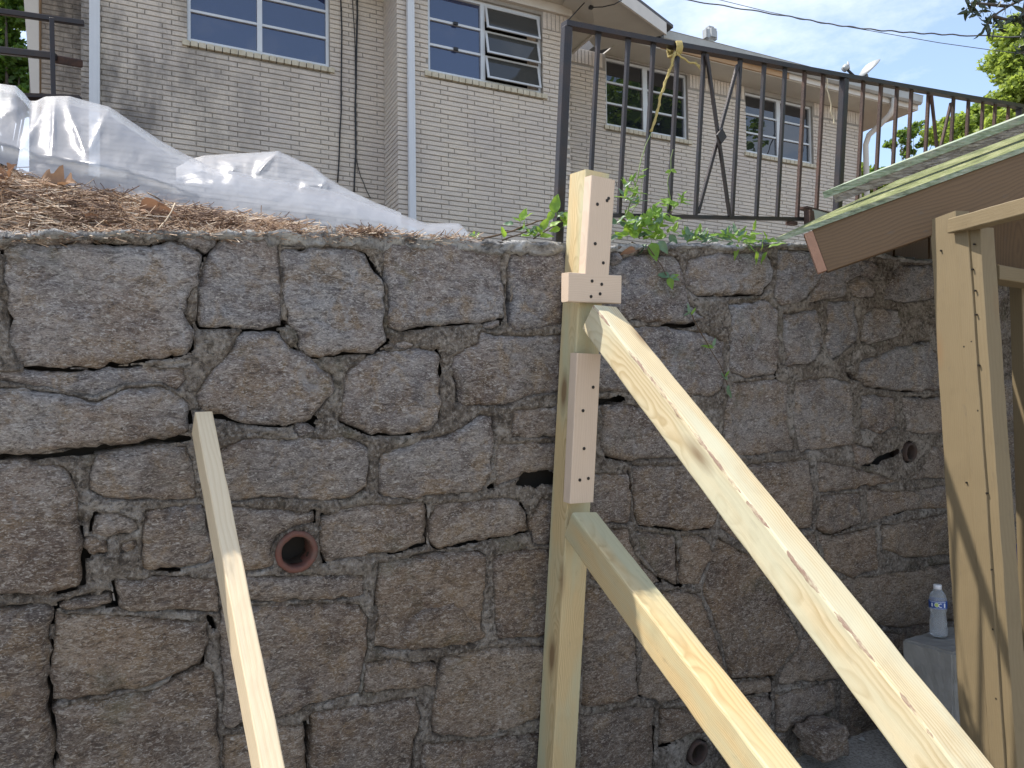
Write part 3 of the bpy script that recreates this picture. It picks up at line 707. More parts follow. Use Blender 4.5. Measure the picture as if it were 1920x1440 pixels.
def pebbles():
    V = []; Fc = []; rp_ = random.Random(8)
    for _ in range(420):
        s = rp_.uniform(-2.5, 3.4); t = abs(rp_.gauss(0, .35)); w0 = wall_pt(s, z_floor(0), 0); p = Vector((w0.x, w0.y, .058)) + N * (t + .02); r = rp_.uniform(.004, .02); b = len(V)
        for dx, dy, dz in ((1, 0, 0), (-1, 0, 0), (0, 1, 0), (0, -1, 0), (0, 0, .8), (0, 0, -.8)):
            V.append(p + Vector((dx * rp_.uniform(.6, 1.2), dy * rp_.uniform(.6, 1.2), dz * rp_.uniform(.6, 1))) * r)
        Fc += [(b + i, b + j, b + k) for i, j, k in ((0, 2, 4), (2, 1, 4), (1, 3, 4), (3, 0, 4), (2, 0, 5), (1, 2, 5), (3, 1, 5), (0, 3, 5))]
    me = bpy.data.meshes.new('rubble'); me.from_pydata([tuple(v) for v in V], [], Fc); me.update()
    tag(link('rubble', me, M['coping']), 'small chips of stone and mortar scattered on the ground along the wall', 'rubble', kind='stuff')
pebbles()
# loose stones at the foot of the wall
def boulder(name, c, size, seed, mat, label, cat='stone', group=None):
    bm = bmesh.new(); bmesh.ops.create_icosphere(bm, subdivisions=4, radius=1)
    for v in bm.verts:
        p = v.co.copy(); m_ = max(abs(p.x), abs(p.y), abs(p.z)); q = p.lerp(p / m_, .8)
        q *= 1 + .16 * noise.fractal(p * 1.6 + Vector((seed, 0, 0)), .9, 2, 4)
        v.co = Vector((q.x * size[0], q.y * size[1], q.z * size[2]))
    me = bpy.data.meshes.new(name); bm.to_mesh(me); bm.free()
    o = link(name, me, mat, None, c, True, Matrix.Rotation(A30, 3, 'Z').to_quaternion()); return tag(o, label, cat, group)
def ground_hit(px, py, z0=0.0):
    r = ray(px, py); return cam_o + r * ((z0 - cam_o.z) / r.z)
boulder('fallen_stone', at(1543, 1384, 3.02) , (.082, .07, .058), 3.1, M['stone'], 'grey boulder sitting on the ground against the foot of the wall')
boulder('fallen_stone', at(1400, 1428, 2.82), (.06, .05, .03), 8.1, M['stone'], 'flat grey stone on the ground beside the lowest drain pipe')
# ================================================================== ground
def ground():
    V = []; Fc = []
    def gz(x, y): return .05 + .012 * noise.noise(Vector((x * 3, y * 3, 0))) + .006 * noise.noise(Vector((x * 14, y * 14, 3)))
    g = 60; xs = np.concatenate([[-400, -60, -20, -8], np.linspace(-3.5, 5, g), [12, 30, 60, 400]]); ts = np.concatenate([np.linspace(-.2, 3.6, 40), [6, 12, 30, 60, 400]])
    w0 = wall_pt(0, z_floor(0), 0); w0.z = 0
    for t in ts:
        for s in xs:
            p = w0 + U * s + N * t; V.append((p.x, p.y, gz(p.x, p.y)))
    k = len(xs); Fc = [(j * k + i, j * k + i + 1, (j + 1) * k + i + 1, (j + 1) * k + i) for j in range(len(ts) - 1) for i in range(k - 1)]
    me = bpy.data.meshes.new('yard_ground'); me.from_pydata(V, [], Fc); me.update()
    k_ = NT_('dusty_bounce_ground'); W = k_.world
    c = k_.ramp(k_.noise(W, 5, 6, .65), [(.35, (.34, .31, .265)), (.65, (.52, .48, .42))])  # dusty colour raised paler to bounce sunlight up onto the wall
    c = k_.mix(k_.ramp(k_.noise(W, 90, 5, .7), [(.4, .6), (.55, 0.0)]), c, (.10, .09, .08))
    k_.fin(c, .95, k_.bump(k_.noise(W, 60, 6, .7), .8, .01))
    tag(link('yard_ground', me, k_.m, smooth=True), kind='structure')
ground()
HU_ANG = math.atan(1440 / 3150)
def tz_w(s): return wall_pt(s, top_z(s), 0).z
def upper():
    # bank behind the wall; hump of pine straw at the left
    V = []; ss = np.concatenate([[-60, -25, -10, -5], np.linspace(-3.2, 5, 60), [8, 15, 40, 120]]); nn = np.concatenate([[-.29], np.linspace(-.33, -1.6, 24), [-2.4, -4, -9, -25, -150]])
    for n in nn:
        for s in ss:
            b = wall_pt(s, top_z(max(-3, min(s, 4.6))), 0)
            p = Vector((b.x, b.y, 0)) - N * (-n)
            V.append((p.x, p.y, bank_z(s, -n)))
    k = len(ss); Fc = [(j * k + i, (j + 1) * k + i, (j + 1) * k + i + 1, j * k + i + 1) for j in range(len(nn) - 1) for i in range(k - 1)]
    me = bpy.data.meshes.new('upper_ground'); me.from_pydata(V, [], Fc); me.update()
    k_ = NT_('pine_straw_soil'); W = k_.world
    c = k_.ramp(k_.noise(W, 40, 6, .75), [(.35, (.05, .032, .02)), (.65, (.20, .12, .065))])
    k_.fin(c, .95, k_.bump(k_.noise(W, 90, 5, .7), 1, .02))
    tag(link('upper_ground', me, k_.m, smooth=True), kind='structure')
def bank_z(s, t):
    """height of the ground t metres behind the face line, s along the wall"""
    sc = max(-3, min(s, 4.6)); z0 = tz_w(sc) - .035
    left = min(1.15, max(0, (-.05 - s) / 1.6)) ** 1.25
    rise = (1 - math.exp(-max(0, t - .10) / .17)) * .315 * left
    far = max(0, t - 1.6) * .05 if t < 12 else .52 + (t - 12) * .02
    return z0 + rise + far + .012 * noise.noise(Vector((s * 7, t * 7, 2)))
upper()

# ================================================================== the house
_vp = ray(4110, 790).normalized(); HUV = _vp
HN = Vector((HUV.y, -HUV.x, 0)).normalized()                    # out of the facade
HV = Vector((0, 0, 1))
HXY = Vector((HUV.x, HUV.y, 0)).normalized()
planeR0 = at(790, 360, 1440 * .0508 / 9.14)
planeL0 = at(190, 100, 7.28)
planeX0 = at(1350, 200, 11.0)
class Face:
    def __init__(s, p0): s.p0 = p0
    def ab(s, px, py, off=0):
        p = on_plane(px, py, s.p0 + HN * off, HN) - s.p0
        a = p.dot(HXY) / HUV.dot(HXY); return a, p.z - a * HUV.z
    def pt(s, a, b, n=0): return s.p0 + HUV * a + HV * b + HN * n
FL, FR, FX = Face(planeL0), Face(planeR0), Face(planeX0)
house = empty('brick_house', FR.pt(0, -2.2, -.5), 'white painted brick house with awning windows above the retaining wall', 'house')
BH, BL = .0508, .3048
brick_list = []     # (px size, face, a0, a1, b0, b1, n)
allb = []
def fill(face, a0, a1, b0, b1, holes, rowseed=0):
    r0 = int(math.floor(b0 / BH)); r1 = int(math.ceil(b1 / BH))
    for r in range(r0, r1):
        y0, y1 = r * BH + .0045, (r + 1) * BH - .0045
        if y1 > b1: continue
        off = [0, -.083][r % 2] + (0 if (r * 7919) % 9 else .15)
        x = math.floor(a0 / BL) * BL + off - BL
        while x < a1:
            xa, xb = max(x + .0045, a0), min(x + BL - .0045, a1)
            segs = [(xa, xb)]
            for (ha, hb, hc, hd) in holes:
                if y1 > hc and y0 < hd:
                    ns = []
                    for (p, q) in segs:
                        if q <= ha or p >= hb: ns.append((p, q))
                        else:
                            if p < ha: ns.append((p, ha - .003))
                            if q > hb: ns.append((hb + .003, q))
                    segs = ns
            for (p, q) in segs:
                if q - p > .03: allb.append((face, p, q, y0, y1))
            x += BL
def backing(face, a0, a1, b0, b1, holes, n=-.010):
    A = sorted({a0, a1, *[h[0] for h in holes], *[h[1] for h in holes]}); B = sorted({b0, b1, *[h[2] for h in holes], *[h[3] for h in holes]})
    A = [x for x in A if a0 <= x <= a1]; B = [x for x in B if b0 <= x <= b1]; mb = MB()
    for i in range(len(A) - 1):
        for j in range(len(B) - 1):
            ca, cb = (A[i] + A[i + 1]) / 2, (B[j] + B[j + 1]) / 2
            if any(h[0] < ca < h[1] and h[2] < cb < h[3] for h in holes): continue
            mb.add([face.pt(A[i], B[j], n), face.pt(A[i + 1], B[j], n), face.pt(A[i + 1], B[j + 1], n), face.pt(A[i], B[j + 1], n)], [(0, 1, 2, 3)])
    for h in holes:     # reveals
        for (p, q) in (((h[0], h[2]), (h[1], h[2])), ((h[1], h[2]), (h[1], h[3])), ((h[1], h[3]), (h[0], h[3])), ((h[0], h[3]), (h[0], h[2]))):
            mb.add([face.pt(p[0], p[1], n), face.pt(q[0], q[1], n), face.pt(q[0], q[1], n - .12), face.pt(p[0], p[1], n - .12)], [(0, 1, 2, 3)])
    mb.build('wall', M['brickmortar'], house)

def glass_mat(name, tint, rough=.01, ior=2.1):
    k = NT_(name); W = k.world
    b = k.bump(k.noise(W, 2.2, 2, .5), .10, .02)
    return k.fin(tint, rough, b, IOR=ior)
M['glass'] = glass_mat('window_glass_sky_blue', (.016, .026, .075))  # blue in the base colour paints in some of the mirrored sky
M['glassx'] = glass_mat('far_window_glass', (.012, .014, .018), ior=1.9)
M['glass2'] = glass_mat('window_glass_curtain', (.05, .052, .05), .05, 1.6)
def window(face, L, Rr, yT_L, yT_R, yB_L, yB_R, rows, mull, name, label=None, open_right=False, mullw=.05):
    a0 = (face.ab(L, yT_L)[0] + face.ab(L, yB_L)[0]) / 2; a1 = (face.ab(Rr, yT_R)[0] + face.ab(Rr, yB_R)[0]) / 2
    b1 = (face.ab(L, yT_L)[1] + face.ab(Rr, yT_R)[1]) / 2; b0 = (face.ab(L, yB_L)[1] + face.ab(Rr, yB_R)[1]) / 2
    am = face.ab(mull, (yB_L + yB_R) / 2)[0]
    e = empty(name, face.pt((a0 + a1) / 2, b0, 0)); e.parent = house; e.matrix_parent_inverse = wmat(house).inverted()
    if label: tag(e, label)
    fr = MB(); d = -.045; t = .032; th = .05
    def bar(x0, x1, y0, y1, n0, n1):
        fr.hexa([face.pt(x0, y0, n0), face.pt(x1, y0, n0), face.pt(x1, y0, n1), face.pt(x0, y0, n1), face.pt(x0, y1, n0), face.pt(x1, y1, n0), face.pt(x1, y1, n1), face.pt(x0, y1, n1)])
    bar(a0, a0 + t, b0, b1, d - th, d); bar(a1 - t, a1, b0, b1, d - th, d)
    bar(a0 + t, a1 - t, b0, b0 + t, d - th, d); bar(a0 + t, a1 - t, b1 - t, b1, d - th, d)
    bar(am - mullw / 2, am + mullw / 2, b0 + t, b1 - t, d - th, d + .004)
    rh = (b1 - b0 - 2 * t) / rows
    sides = [(a0 + t, am - mullw / 2), (am + mullw / 2, a1 - t)]
    for si, (x0, x1) in enumerate(sides):
        for r in range(rows):
            y0 = b0 + t + r * rh; y1 = y0 + rh
            if r and not (open_right and si == 1): bar(x0, x1, y0 - .012, y0 + .012, d - th + .01, d - .006)
    par_loc = None
    o = fr.build('frame', M['frame'], e)
    for si, (x0, x1) in enumerate(sides):
        for r in range(rows):
            y0 = b0 + t + r * rh; y1 = y0 + rh; mb = MB()
            if open_right and si == 1:
                k = .062     # the sash swings out at its foot
                top = [face.pt(x0, y1 - .006, d - .002), face.pt(x1, y1 - .006, d - .002)]; bot = [face.pt(x0 + .0, y0 + .004, d + k), face.pt(x1, y0 + .004, d + k)]
                sb = MB(); w = .022
                def lerp(u, v, n): return top[0].lerp(top[1], u).lerp(bot[0].lerp(bot[1], u), v) + HN * n
                du = w / (x1 - x0); dv = w / rh
                for (u0, u1, v0, v1) in ((0, du, 0, 1), (1 - du, 1, 0, 1), (du, 1 - du, 0, dv), (du, 1 - du, 1 - dv, 1)):
                    sb.hexa([lerp(u0, v1, 0), lerp(u1, v1, 0), lerp(u1, v1, .018), lerp(u0, v1, .018), lerp(u0, v0, 0), lerp(u1, v0, 0), lerp(u1, v0, .018), lerp(u0, v0, .018)])
                sb.build('sash', M['frame'], e)
                mb.add([lerp(du, 1 - dv, .008), lerp(1 - du, 1 - dv, .008), lerp(1 - du, dv, .008), lerp(du, dv, .008)], [(0, 1, 2, 3)])
                mb.build('pane', M['glass2'], e)
            else:
                q = d - .028
                tl = rnd.uniform(-.004, .004)
                mb.add([face.pt(x0, y0, q), face.pt(x1, y0, q + tl), face.pt(x1, y1, q + tl), face.pt(x0, y1, q)], [(0, 1, 2, 3)])
                mb.build('pane', M['glass' if rows == 3 and face is not FX else 'glassx'], e)
    # catches
    if open_right:
        for r in (1, 2):
            mb = MB(); xm = (sides[0][0] + sides[0][1]) / 2; y = b0 + t + r * rh
            mb.cbox(face.pt(xm, y, d + .004), HUV * .05, HN * .02, HV * .03); mb.build('catch', M['black'], e)
    # rowlock sill: bricks on edge
    n = max(4, int((a1 - a0 + .10) / .075)); w = (a1 - a0 + .10) / n; sb = []
    for i in range(n):
        x = a0 - .05 + i * w; mb = MB(); jo = rnd.uniform(-.003, .003)
        mb.hexa([face.pt(x + .004, b0 - .075, -.05), face.pt(x + w - .004, b0 - .075, -.05), face.pt(x + w - .004, b0 - .075 + .004, .028 + jo), face.pt(x + .004, b0 - .071, .028 + jo),
                 face.pt(x + .004, b0 - .004, -.05), face.pt(x + w - .004, b0 - .004, -.05), face.pt(x + w - .004, b0 - .020, .028 + jo), face.pt(x + .004, b0 - .020, .028 + jo)])
        mb.build('sill_brick', M['sill'], e)
    return (a0, a1, b0 - .078, b1)
h1 = window(FL, 351, 618, -95, -42, 72, 125, 3, 488, 'window', 'wide window whose panes mirror the blue sky, beside the black cables')
h2 = window(FR, 803, 1017, -25, 27, 133, 172, 3, 909, 'window', 'window with its three right hand sashes swung open', True)
h3 = window(FX, 1137, 1290, 105, 141, 233, 261, 3, 1214, 'window', 'dark window behind the yellow rope', False, .075)
h4 = window(FX, 1399, 1525, 171, 200, 284, 306, 3, 1465, 'window', 'farthest window, nearest the corner drainpipe', False, .075)
aL0 = FL.ab(152, 100)[0]; aL1 = FL.ab(716, 200)[0]; aR0 = FR.ab(746, 200)[0]; aR1 = FR.ab(1068, 200)[0]
aX0 = FX.ab(1000, 200)[0]; aX1 = FX.ab(1614, 270)[0]
bLo = -1.35
topL = FL.ab(400, -160)[1]; topR = FR.ab(960, 6)[1]; topX = FX.ab(1350, 151)[1]
fill(FL, aL0, aL1 + .06, -1.9, FL.ab(400, -130)[1], [h1]); backing(FL, aL0, aL1 + .3, -2.0, topL, [h1])
fill(FR, aR0, aR1, -1.9, topR - .2, [h2]); backing(FR, aR0 - .0, aR1, -2.0, topR, [h2])
fill(FX, aX0, aX1, -2.9, topX - .2, [h3, h4]); backing(FX, aX0, aX1, -3.0, topX, [h3, h4])
# soldier course under the eaves
for face, a0, a1, tb, hh in ((FR, aR0, aR1, topR, [h2]), (FX, aX0, aX1, topX, [h3, h4])):
    x = a0
    while x < a1 - .03:
        if not any(h[0] - .06 < x < h[1] and h[3] > tb - .19 for h in hh):
            allb.append((face, x + .004, min(x + .0508, a1), tb - .196, tb - .006))
        x += .0546
# recessed porch wall at far left
FP = Face(planeL0 - HN * .75)
aP0, aP1 = FP.ab(66, 100)[0], FP.ab(190, 100)[0]
fill(FP, aP0, aP1, -1.5, FP.ab(100, -60)[1], []); backing(FP, aP0 - .05, aP1 + .6, -1.6, FP.ab(100, -60)[1], [])
# sizes in the picture decide which bricks are parts
rec = []
for (f, p, q, y0, y1) in allb:
    c = f.pt((p + q) / 2, (y0 + y1) / 2) - cam_o; d = c.dot(cam_f)
    px = CX + F_PX * c.dot(cam_r) / d; py = CY - F_PX * c.dot(cam_u) / d
    vis = 1 if (0 < px < 1640 and 0 < py < 440) else 0
    if vis and px < 860 and py > 165 + px * .27 and px < 800: vis = 0 if py > np.interp(px, [0, 60, 130, 200, 300, 380, 420, 520, 560, 720, 860], [165, 190, 175, 200, 262, 305, 292, 283, 300, 385, 425]) else 1
    rec.append((vis * (q - p) * (y1 - y0) * 1e3 / d ** 2, f, p, q, y0, y1))
order = sorted(range(len(rec)), key=lambda i: -rec[i][0])
indiv = set(order[:300]); stuff = MB(); cache = {}
def brick_pts(f, p, q, y0, y1, n, origin):
    e = .0035
    pts = []
    for (nn, ins) in ((-.02, 0), (n - .003, 0), (n, e)):
        for (x, y) in ((p + ins, y0 + ins), (q - ins, y0 + ins), (q - ins, y1 - ins), (p + ins, y1 - ins)): pts.append(f.pt(x, y, nn) - origin)
    return pts
BF = [(0, 1, 5, 4), (1, 2, 6, 5), (2, 3, 7, 6), (3, 0, 4, 7), (4, 5, 9, 8), (5, 6, 10, 9), (6, 7, 11, 10), (7, 4, 8, 11), (8, 9, 10, 11)]
for i in range(len(rec)):
    _, f, p, q, y0, y1 = rec[i]
    n = rnd.uniform(-.0015, .0025)
    if i in indiv:
        key = (round(q - p, 3), round(y1 - y0, 3))
        c = f.pt((p + q) / 2, (y0 + y1) / 2, 0)
        if key not in cache:
            me = bpy.data.meshes.new('brick'); w, h = (q - p) / 2, (y1 - y0) / 2
            me.from_pydata([tuple(v) for v in brick_pts(f, (p + q) / 2 - w, (p + q) / 2 + w, (y0 + y1) / 2 - h, (y0 + y1) / 2 + h, 0, c)], [], BF); me.materials.append(M['brick']); cache[key] = me
        link('brick', cache[key], None, house, c + HN * n)
    else:
        stuff.add(brick_pts(f, p, q, y0, y1, n, Vector((0, 0, 0))), BF)
tag(stuff.build('brick', M['brick'], house), kind='stuff')
# return face between the two front walls (the bricks run into depth)
mb = MB(); rb = MB()
pR = FR.pt(aR0, 0, 0); pL = FL.pt(aL1, 0, 0); dep = (pR - pL).dot(HN)
a_, b_ = FR.pt(aR0, -1.6, -.0), FR.pt(aR0, topR, -.0)
mb.add([FR.pt(aR0 + .008, -1.9, -.004), FR.pt(aR0 + .008, topR, -.004), FR.pt(aR0 + .008, topR, -dep - .02), FR.pt(aR0 + .008, -1.9, -dep - .02)], [(0, 1, 2, 3)])
mb.build('wall', M['brickmortar'], house)
r = int(-1.9 / BH)
while r * BH < topR:
    x = -.102 * (r % 2)
    first = True
    while x < dep:
        x0, x1 = max(0.0, x) + (.0 if x <= 0 else .0045), min(dep, x + .21) - .0045
        if x1 - x0 > .02:
            y0, y1 = r * BH + .0045, (r + 1) * BH - .0045
            P = [FR.pt(aR0 + .012, y0, -x0), FR.pt(aR0 + .012, y0, -x1), FR.pt(aR0 - .002, y0, -x1), FR.pt(aR0 - .002, y0, -x0)]
            rb.hexa(P + [v + HV * (y1 - y0) for v in P])
        x += .21
    r += 1
tag(rb.build('brick', M['brick'], house), kind='stuff')
# side wall of the near block past its right corner, hidden side wall of the far block, back body
mb = MB()
mb.add([FR.pt(aR1, -2, -.012), FR.pt(aR1, topR, -.012), FR.pt(aR1, topR, -2.6), FR.pt(aR1, -2, -2.6)], [(0, 1, 2, 3)])
mb.build('side_wall', M['brickmortar'], house); mb = MB()
mb.add([FX.pt(aX1, -3.0, -.012), FX.pt(aX1, topX, -.012), FX.pt(aX1, topX, -6), FX.pt(aX1, -3.0, -6)], [(0, 1, 2, 3)])
mb.build('side_wall', M['brickmortar'], house); mb = MB()
mb.add([FL.pt(aL0, -1.6, -.012), FL.pt(aL0, topL, -.012), FL.pt(aL0, topL, -.75), FL.pt(aL0, -1.6, -.75)], [(0, 1, 2, 3)])
mb.build('side_wall', M['brickmortar'], house)
# dark rooms behind the panes
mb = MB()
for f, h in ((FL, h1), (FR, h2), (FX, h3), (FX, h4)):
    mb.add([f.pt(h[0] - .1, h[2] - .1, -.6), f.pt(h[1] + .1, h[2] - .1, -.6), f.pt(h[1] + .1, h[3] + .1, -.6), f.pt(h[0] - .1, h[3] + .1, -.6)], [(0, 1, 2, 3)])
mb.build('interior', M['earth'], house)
# frieze and eaves of the near block
def slab(mat, name, pts, down): # pts: 4 corners of the upper face
    mb = MB(); P = [Vector(p) for p in pts]; mb.hexa([p - HV * down for p in P] + P); return mb.build(name, mat, house)
ov = .24
fz = .10
slab(M['trim'], 'frieze', [FR.pt(aR0 - .02, topR + fz, .034), FR.pt(aR1 + .035, topR + fz, .034), FR.pt(aR1 + .035, topR + fz, -.2), FR.pt(aR0 - .02, topR + fz, -.2)], fz)
zs_ = topR + fz + .003
slab(M['soffit'], 'soffit', [FR.pt(aR0 - .3, zs_ + .02, ov), FR.pt(aR1 + .55, zs_ + .02, ov), FR.pt(aR1 + .55, zs_ + .02, -2.9), FR.pt(aR0 - .3, zs_ + .02, -2.9)], .02)
slab(M['soffit'], 'soffit', [FR.pt(aR0 - 5.5, zs_ + .22, -.05), FR.pt(aR0 - .302, zs_ + .22, -.05), FR.pt(aR0 - .302, zs_ + .22, -2.9), FR.pt(aR0 - 5.5, zs_ + .22, -2.9)], .02)
slab(M['trim'], 'fascia', [FR.pt(aR0 - .3, zs_ + .18, ov + .03), FR.pt(aR1 + .58, zs_ + .18, ov + .03), FR.pt(aR1 + .58, zs_ + .18, ov), FR.pt(aR0 - .3, zs_ + .18, ov)], .20)
slab(M['trim'], 'fascia', [FR.pt(aR1 + .55, zs_ + .18, ov), FR.pt(aR1 + .58, zs_ + .18, ov), FR.pt(aR1 + .58, zs_ + .18, -2.9), FR.pt(aR1 + .55, zs_ + .18, -2.9)], .20)
mb = MB(); zr = zs_ + .181
mb.hexa([FR.pt(aR0 - .3, zr, ov + .08), FR.pt(aR1 + .62, zr, ov + .08), FR.pt(aR1 + .62, zr, -2.9), FR.pt(aR0 - 5.5, zr + .1, -2.9),
         FR.pt(aR0 - .3, zr + .03, ov + .08), FR.pt(aR1 + .62, zr + .03, ov + .08), FR.pt(aR1 - .6, zr + 1.0, -2.9), FR.pt(aR0 - 5.5, zr + 1.0, -2.9)]); mb.build('roof', M['shingle'], house)
# sloping rake of the near roof, running down towards the far gutter
ra, rb_ = at(1146, -14, 8.0), at(1250, 62, 9.6); rdr = (rb_ - ra).normalized()
def rake(name, mat, dz0, dz1, th, ext0=0.0, ext1=0.0):
    mb = MB(); a = ra - rdr * ext0; b = rb_ + rdr * ext1
    mb.hexa([a + HV * dz0, b + HV * dz0, b + HV * dz0 - HN * th, a + HV * dz0 - HN * th, a + HV * dz1, b + HV * dz1, b + HV * dz1 - HN * th, a + HV * dz1 - HN * th]); mb.build(name, mat, house)
rake('rake_board', M['trim'], -.02, .13, .03, .6, .0); rake('roof', M['shingle'], .132, .17, .5, .6, .28)
mb = MB(); mb.add([FR.pt(aR1 - .1, topR + fz + .01, -.0), ra + HV * .0 - rdr * .6, rb_ + HV * 0 + rdr * .0, FX.pt(FX.ab(1240, 90, .7)[0], topX + .02, .7), FX.pt(FX.ab(1120, 80, 0)[0], topX + .02, .0)], [(0, 1, 2, 3, 4)]); mb.build('rake_soffit', M['soffit'], house)
# far block: eave, gutter, roof
ovx = .42
def gut(px, py): return FX.ab(px, py, ovx)
zsx = topX + .004
gl, gr = FX.ab(1238, 60, ovx)[0], FX.ab(1716, 186, ovx)[0]
slab(M['soffit'], 'soffit', [FX.pt(gl - .6, zsx + .02, ovx), FX.pt(gr, zsx + .02, ovx), FX.pt(gr, zsx + .02, -6), FX.pt(gl - .6, zsx + .02, -6)], .02)
slab(M['tan'], 'fascia', [FX.pt(gl, zsx + .21, ovx + .028), FX.pt(gl + 2.2, zsx + .21, ovx + .028), FX.pt(gl + 2.2, zsx + .21, ovx), FX.pt(gl, zsx + .21, ovx)], .20)
slab(M['trim'], 'fascia', [FX.pt(gl + 2.2, zsx + .21, ovx + .026), FX.pt(gr, zsx + .21, ovx + .026), FX.pt(gr, zsx + .21, ovx), FX.pt(gl + 2.2, zsx + .21, ovx)], .20)
slab(M['trim'], 'fascia', [FX.pt(gr, zsx + .21, ovx + .026), FX.pt(gr + .03, zsx + .21, ovx + .026), FX.pt(gr + .03, zsx + .21, -6), FX.pt(gr, zsx + .21, -6)], .20)
gm = MB(); g0 = gl - .02; g1 = gr + .03
prof = [(.030, .195), (.030, .085), (.075, .075), (.105, .105), (.120, .200), (.128, .205), (.120, .210), (.108, .206), (.098, .115), (.07, .09), (.040, .095), (.036, .195)]
for x in (g0, g1): gm.v += [tuple(FX.pt(x, zsx + b, ovx + a)) for a, b in prof]
k = len(prof)
gm.f = [(i, (i + 1) % k, k + (i + 1) % k, k + i) for i in range(k)] + [tuple(range(k)), tuple(reversed(range(k, 2 * k)))]
gm.build('gutter', M['gutter'], house)
mb = MB(); zr = zsx + .215
mb.hexa([FX.pt(gl - .6, zr, ovx + .06), FX.pt(gr + .1, zr, ovx + .06), FX.pt(gr + .1, zr, -6.1), FX.pt(gl - .6, zr, -6.1),
         FX.pt(gl - .6, zr + .03, ovx + .06), FX.pt(gr + .1, zr + .03, ovx + .06), FX.pt(gr - 2.5, zr + 1.6, -3.0), FX.pt(gl - .6, zr + 1.6, -3.0)]); mb.build('roof', M['shingle'], house)
# roof vent hood
pv = on_plane(1331, 66, FX.pt(0, 0, .2), HN); mb = MB()
mb.cbox(pv, HUV * .19, HN * .18, HV * .22); mb.build('vent_hood', M['gutter'], house, bevel=.05, seg=3)
# downpipes
def rect_pipe(name, face, px, w, dpt, btop, blow, mat, label=None, off=.01):
    a = face.ab(px, 200)[0]; mb = MB()
    mb.hexa([face.pt(a - w / 2, blow, off), face.pt(a + w / 2, blow, off), face.pt(a + w / 2, blow, off + dpt), face.pt(a - w / 2, blow, off + dpt),
             face.pt(a - w / 2, btop, off), face.pt(a + w / 2, btop, off), face.pt(a + w / 2, btop, off + dpt), face.pt(a - w / 2, btop, off + dpt)])
    for kx in (-.25, .25):
        x = a + kx * w
        mb.hexa([face.pt(x - .004, blow, off + dpt - .001), face.pt(x + .004, blow, off + dpt - .001), face.pt(x + .004, blow, off + dpt + .004), face.pt(x - .004, blow, off + dpt + .004),
                 face.pt(x - .004, btop, off + dpt - .001), face.pt(x + .004, btop, off + dpt - .001), face.pt(x + .004, btop, off + dpt + .004), face.pt(x - .004, btop, off + dpt + .004)])
    o = mb.build(name, mat, house); 
    if label: tag(o, label)
rect_pipe('downpipe', FL, 178, .088, .06, topL, -1.2, M['pipewhite'], 'white downpipe at the left end of the front wall', .012)
rect_pipe('downpipe', FR, 769, .070, .055, topR, -1.5, M['pipewhite'], 'white downpipe beside the inner corner', .012)
pa = FX.pt(FX.ab(1668, 190, ovx - .0)[0], zsx - .0, ovx - .0)
o0 = FX.pt(FX.ab(1668, 190, ovx)[0], zsx + .07, ovx + .07); o1 = o0 - HV * .12; c1 = FX.pt(aX1 + .05, zsx - .46, .05)
pts = [o0, o1, o1.lerp(c1, .12) - HV * .05, o1.lerp(c1, .5) - HV * .02, o1.lerp(c1, .88) + HV * .03, c1 - HV * .06, c1 - HV * .16, c1 - HV * 3.2]
mb = MB(); mb.tube(pts, .042, 10); tag(mb.build('downpipe', M['trim'], house, smooth=True), 'elbowed downpipe on the far corner of the house')
# porch trim at far left
mb = MB(); a = FP.ab(52, 60, .3)[0]
lo = [on_plane(x, y, FP.pt(0, 0, .3), HN) for x, y in ((62, 230), (74, 230), (72, -60), (40, -60))]
mb.hexa([p - HN * .09 for p in lo] + lo); tag(mb.build('porch_trim', M['trim'], house), 'cream board edging the porch')
mb = MB(); lo = [on_plane(x, y, FP.pt(0, 0, .28), HN) for x, y in ((72, 225), (75, 225), (76, -60), (66, -60))]
mb.hexa([p - HN * .09 for p in lo] + lo); mb.build('porch_trim', M['tan'], house)
# service wire on the wall and soffit
mb = MB(); mb.tube([at(1060, 44, 8.1), at(1082, 20, 8.3), at(1108, -8, 8.4)], .006, 6); mb.tube([at(1104, 14, 8.3), at(1130, 13, 8.25), at(1152, 8, 8.2), at(1166, 0, 8.2)], .006, 6)
mb.cbox(at(1108, 14, 8.3), HUV * .04, HN * .04, HV * .03); mb.build('soffit_wire', M['black'], house, smooth=True)

# things on the house
def cable(name, pts, face, off, r, label, group=None):
    P = [on_plane(x, y, face.pt(0, 0, off), HN) for x, y in pts]
    Q = []
    for i in range(len(P) - 1):
        for t in np.linspace(0, 1, 6, endpoint=False):
            p = P[i].lerp(P[i + 1], t) + HXY * .006 * noise.noise(Vector((t + i, 3, len(pts)))); Q.append(p)
    Q.append(P[-1]); mb = MB(); mb.tube(Q, r, 6)
    o = mb.build(name, M['black'], None, smooth=True); return tag(o, label, 'cable', group)
cable('cable', [(639, -40), (639, 0), (641, 60), (640, 150), (640, 205), (637, 260), (633, 342)], FL, .02, .0085, 'left of the black cables down the brick wall, ending at the plastic', 'black cables on the brick wall')
cable('cable', [(669, -40), (670, 30), (668, 120), (666, 200), (667, 290), (664, 360)], FL, .02, .0100, 'thick straight black cable beside the inner corner of the wall', 'black cables on the brick wall')
cable('cable', [(661, -40), (662, 20), (666, 90), (667, 180), (668, 300), (676, 330), (685, 352), (695, 372)], FL, .024, .0050, 'thin black cable kinking out to the right at its foot', 'black cables on the brick wall')
